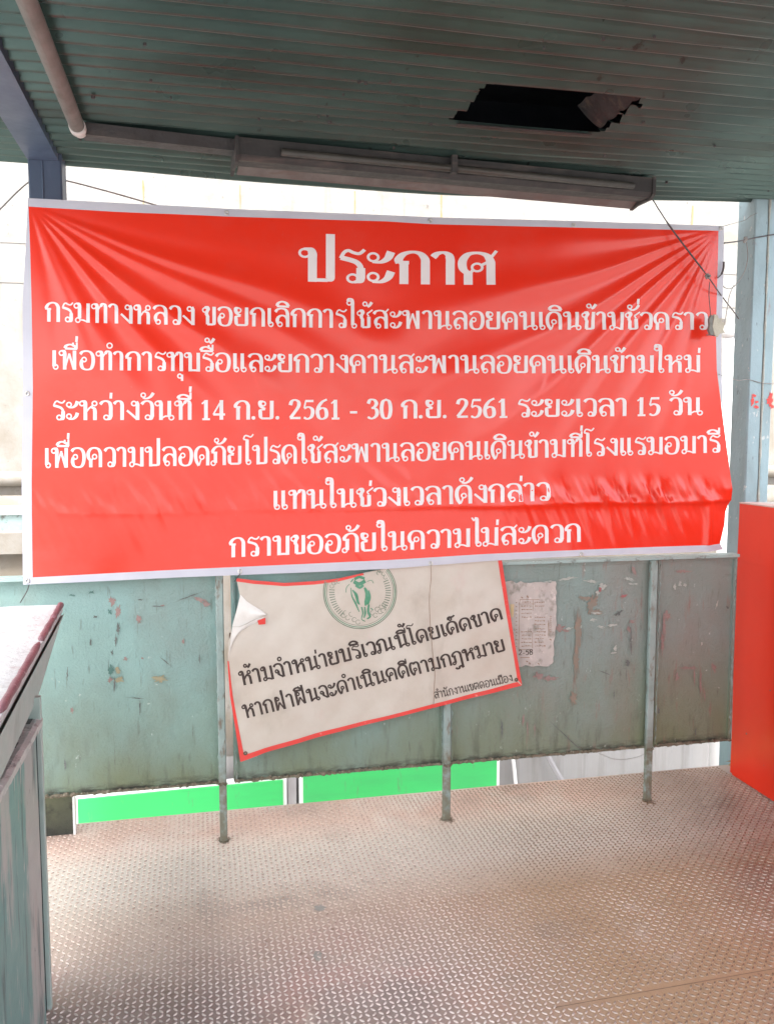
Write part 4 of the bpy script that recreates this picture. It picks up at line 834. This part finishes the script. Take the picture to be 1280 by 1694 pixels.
MB().tube(spline(Q, 6), .0016, 6).build("drop_wire", M['wire'], wb, True)
pb = thing("junction_block", tuple(at(1184, 556, 3.20)), "broken cream plastic block dangling on a wire at the banner's right edge", "block")
def extr(ringpx, Y0, Y1): 
    mb = MB(); A = [at(x, y, Y0) for x, y in ringpx]; n = len(A); B = [a+np.array([0, Y1-Y0, 0]) for a in A]
    return mb.add(A+B, [tuple(range(n)), tuple(range(2*n-1, n-1, -1))]+[(i, i+n, (i+1) % n+n, (i+1) % n) for i in range(n)])
extr([(1180, 529), (1181, 520), (1187, 522), (1188, 527), (1194, 526), (1193, 532), (1198, 534), (1196, 546), (1199, 550), (1190, 552), (1187, 557), (1182, 555), (1180, 548), (1178, 540)], 3.195, 3.207).build("cream_casing", M['plastic'], pb)
extr([(1173, 527), (1176, 521), (1180, 522), (1179, 530), (1177.5, 541), (1180, 549), (1180, 555), (1175, 554), (1172, 546), (1173.5, 538)], 3.190, 3.204).build("grey_casing", M['plastic_grey'], pb)
MB().tube([at(1168, 554, 3.19), at(1182, 555, 3.19)], .002, 6).build("wire_end", M['wire'], pb)
tw = thing("tie_wire", tuple(at(1232, 398, 3.5)), "dark twisted tie wire with a knot and dangling loop between banner corner and blue column", "wire")
MB().tube(spline([at(1197, 402, 3.27), at(1215, 400, 3.38), at(1231, 397, 3.50), at(1250, 393, 3.555), at(1290, 386, 3.55)], 6), .0030, 7).build("strand", M['wire'], tw, True)
mb = MB(); K = at(1231, 397, 3.50)
for k in range(5): mb.tube(spline([K+np.array([.010*math.cos(k+j*2.1), -.004, .014*math.sin(k*1.7+j*2.1)]) for j in range(4)], 5), .0022, 6)
mb.build("knot", M['wire_grey'], tw, True)
MB().tube(spline([at(1234, 400, 3.5), at(1236, 425, 3.5), at(1231, 448, 3.48), at(1219, 468, 3.42), at(1207, 477.5, 3.36), at(1196, 474, 3.31), at(1191, 462, 3.28), at(1192, 456, 3.27)], 6), .0019, 6).build("loop", M['wire_grey'], tw, True)
MB().tube(spline([at(1186, 460, 3.25), at(1193, 453, 3.245), at(1196, 443, 3.245), at(1196.5, 433, 3.245)], 6), [.0025]*6+[.0045]*13, 7).build("frayed_end", M['wire'], tw, True)
MB().tube(spline([at(1213, 472, 3.4), at(1206, 488, 3.36), at(1202, 510, 3.33), at(1198, 536, 3.22)], 6), .0016, 6).build("drop_wire", M['wire_grey'], tw, True)
MB().tube(spline([at(1197, 374, 3.25), at(1215, 369, 3.4), at(1232, 364, 3.54), at(1240, 358, 3.555), at(1252, 352, 3.555)], 6), .0012, 6).build("thin_strand", M['wire_grey'], tw, True)
wire("side_wire", [(1188, 619), (1200, 623), (1220, 629), (1238, 628), (1262, 634), (1290, 634)], [3.25, 3.3, 3.45, 3.55, 3.553, 3.553], .0018, M['wire_grey'], "thin twisted wire from the banner's right edge around the blue column lower down", "wire")
wire("corner_tie", [(50, 963), (45, 978), (34, 997)], [3.258, 3.28, 3.31], .0018, M['wire'], "short dark tie wire at the banner's bottom left corner", "wire")
wire("short_tie", [(398, 948), (394, 954), (388, 962)], [3.258, 3.265, 3.282], .0018, M['wire'], "short tie wire at the notice's torn upper left corner", "wire")
wire("loose_string", [(712, 932), (713, 955), (710, 990), (712, 1040), (716, 1085), (719, 1110), (718, 1140), (717, 1166)], 3.274, .0012, M['ink_brown'], "thin brown string hanging down over the cream notice", "string")
wire("slack_wire", [(990, 1246), (1012, 1255), (1035, 1256), (1060, 1250), (1072, 1240)], 3.37, .0012, M['wire_grey'], "thin slack wire hooked below the parapet beside the right post", "wire")
mb = MB(); K = at(381, 1052, YP-.02); mb.box(K[0]-.004, K[0]+.006, K[1]-.008, K[1]+.01, K[2]-.010, K[2]+.010, bev=.002)
tag(mb.build("bolt", M['dark_metal']), "small dark bolt in the gap beside the left post", "bolt")
mb = MB(); c0 = atz(1213, 1268, .02)
for k in range(7):
    a = random.uniform(0, 6.28); l = random.uniform(.02, .05); o_ = np.array([random.uniform(-.05, .02), random.uniform(-.04, .02), random.uniform(0, .03)])
    d = np.array([math.cos(a), math.sin(a), random.uniform(-.2, .5)])*l; e = np.array([-d[1], d[0], .3*l])*.35
    mb.add([c0+o_-d, c0+o_+e+np.array([0, 0, .006]), c0+o_+d, c0+o_-e], [(0, 1, 2), (0, 2, 3)])
tag(mb.build("dry_leaf_litter", M['leaf']), "crumpled dry leaves caught in the floor corner by the red barrier", "litter")
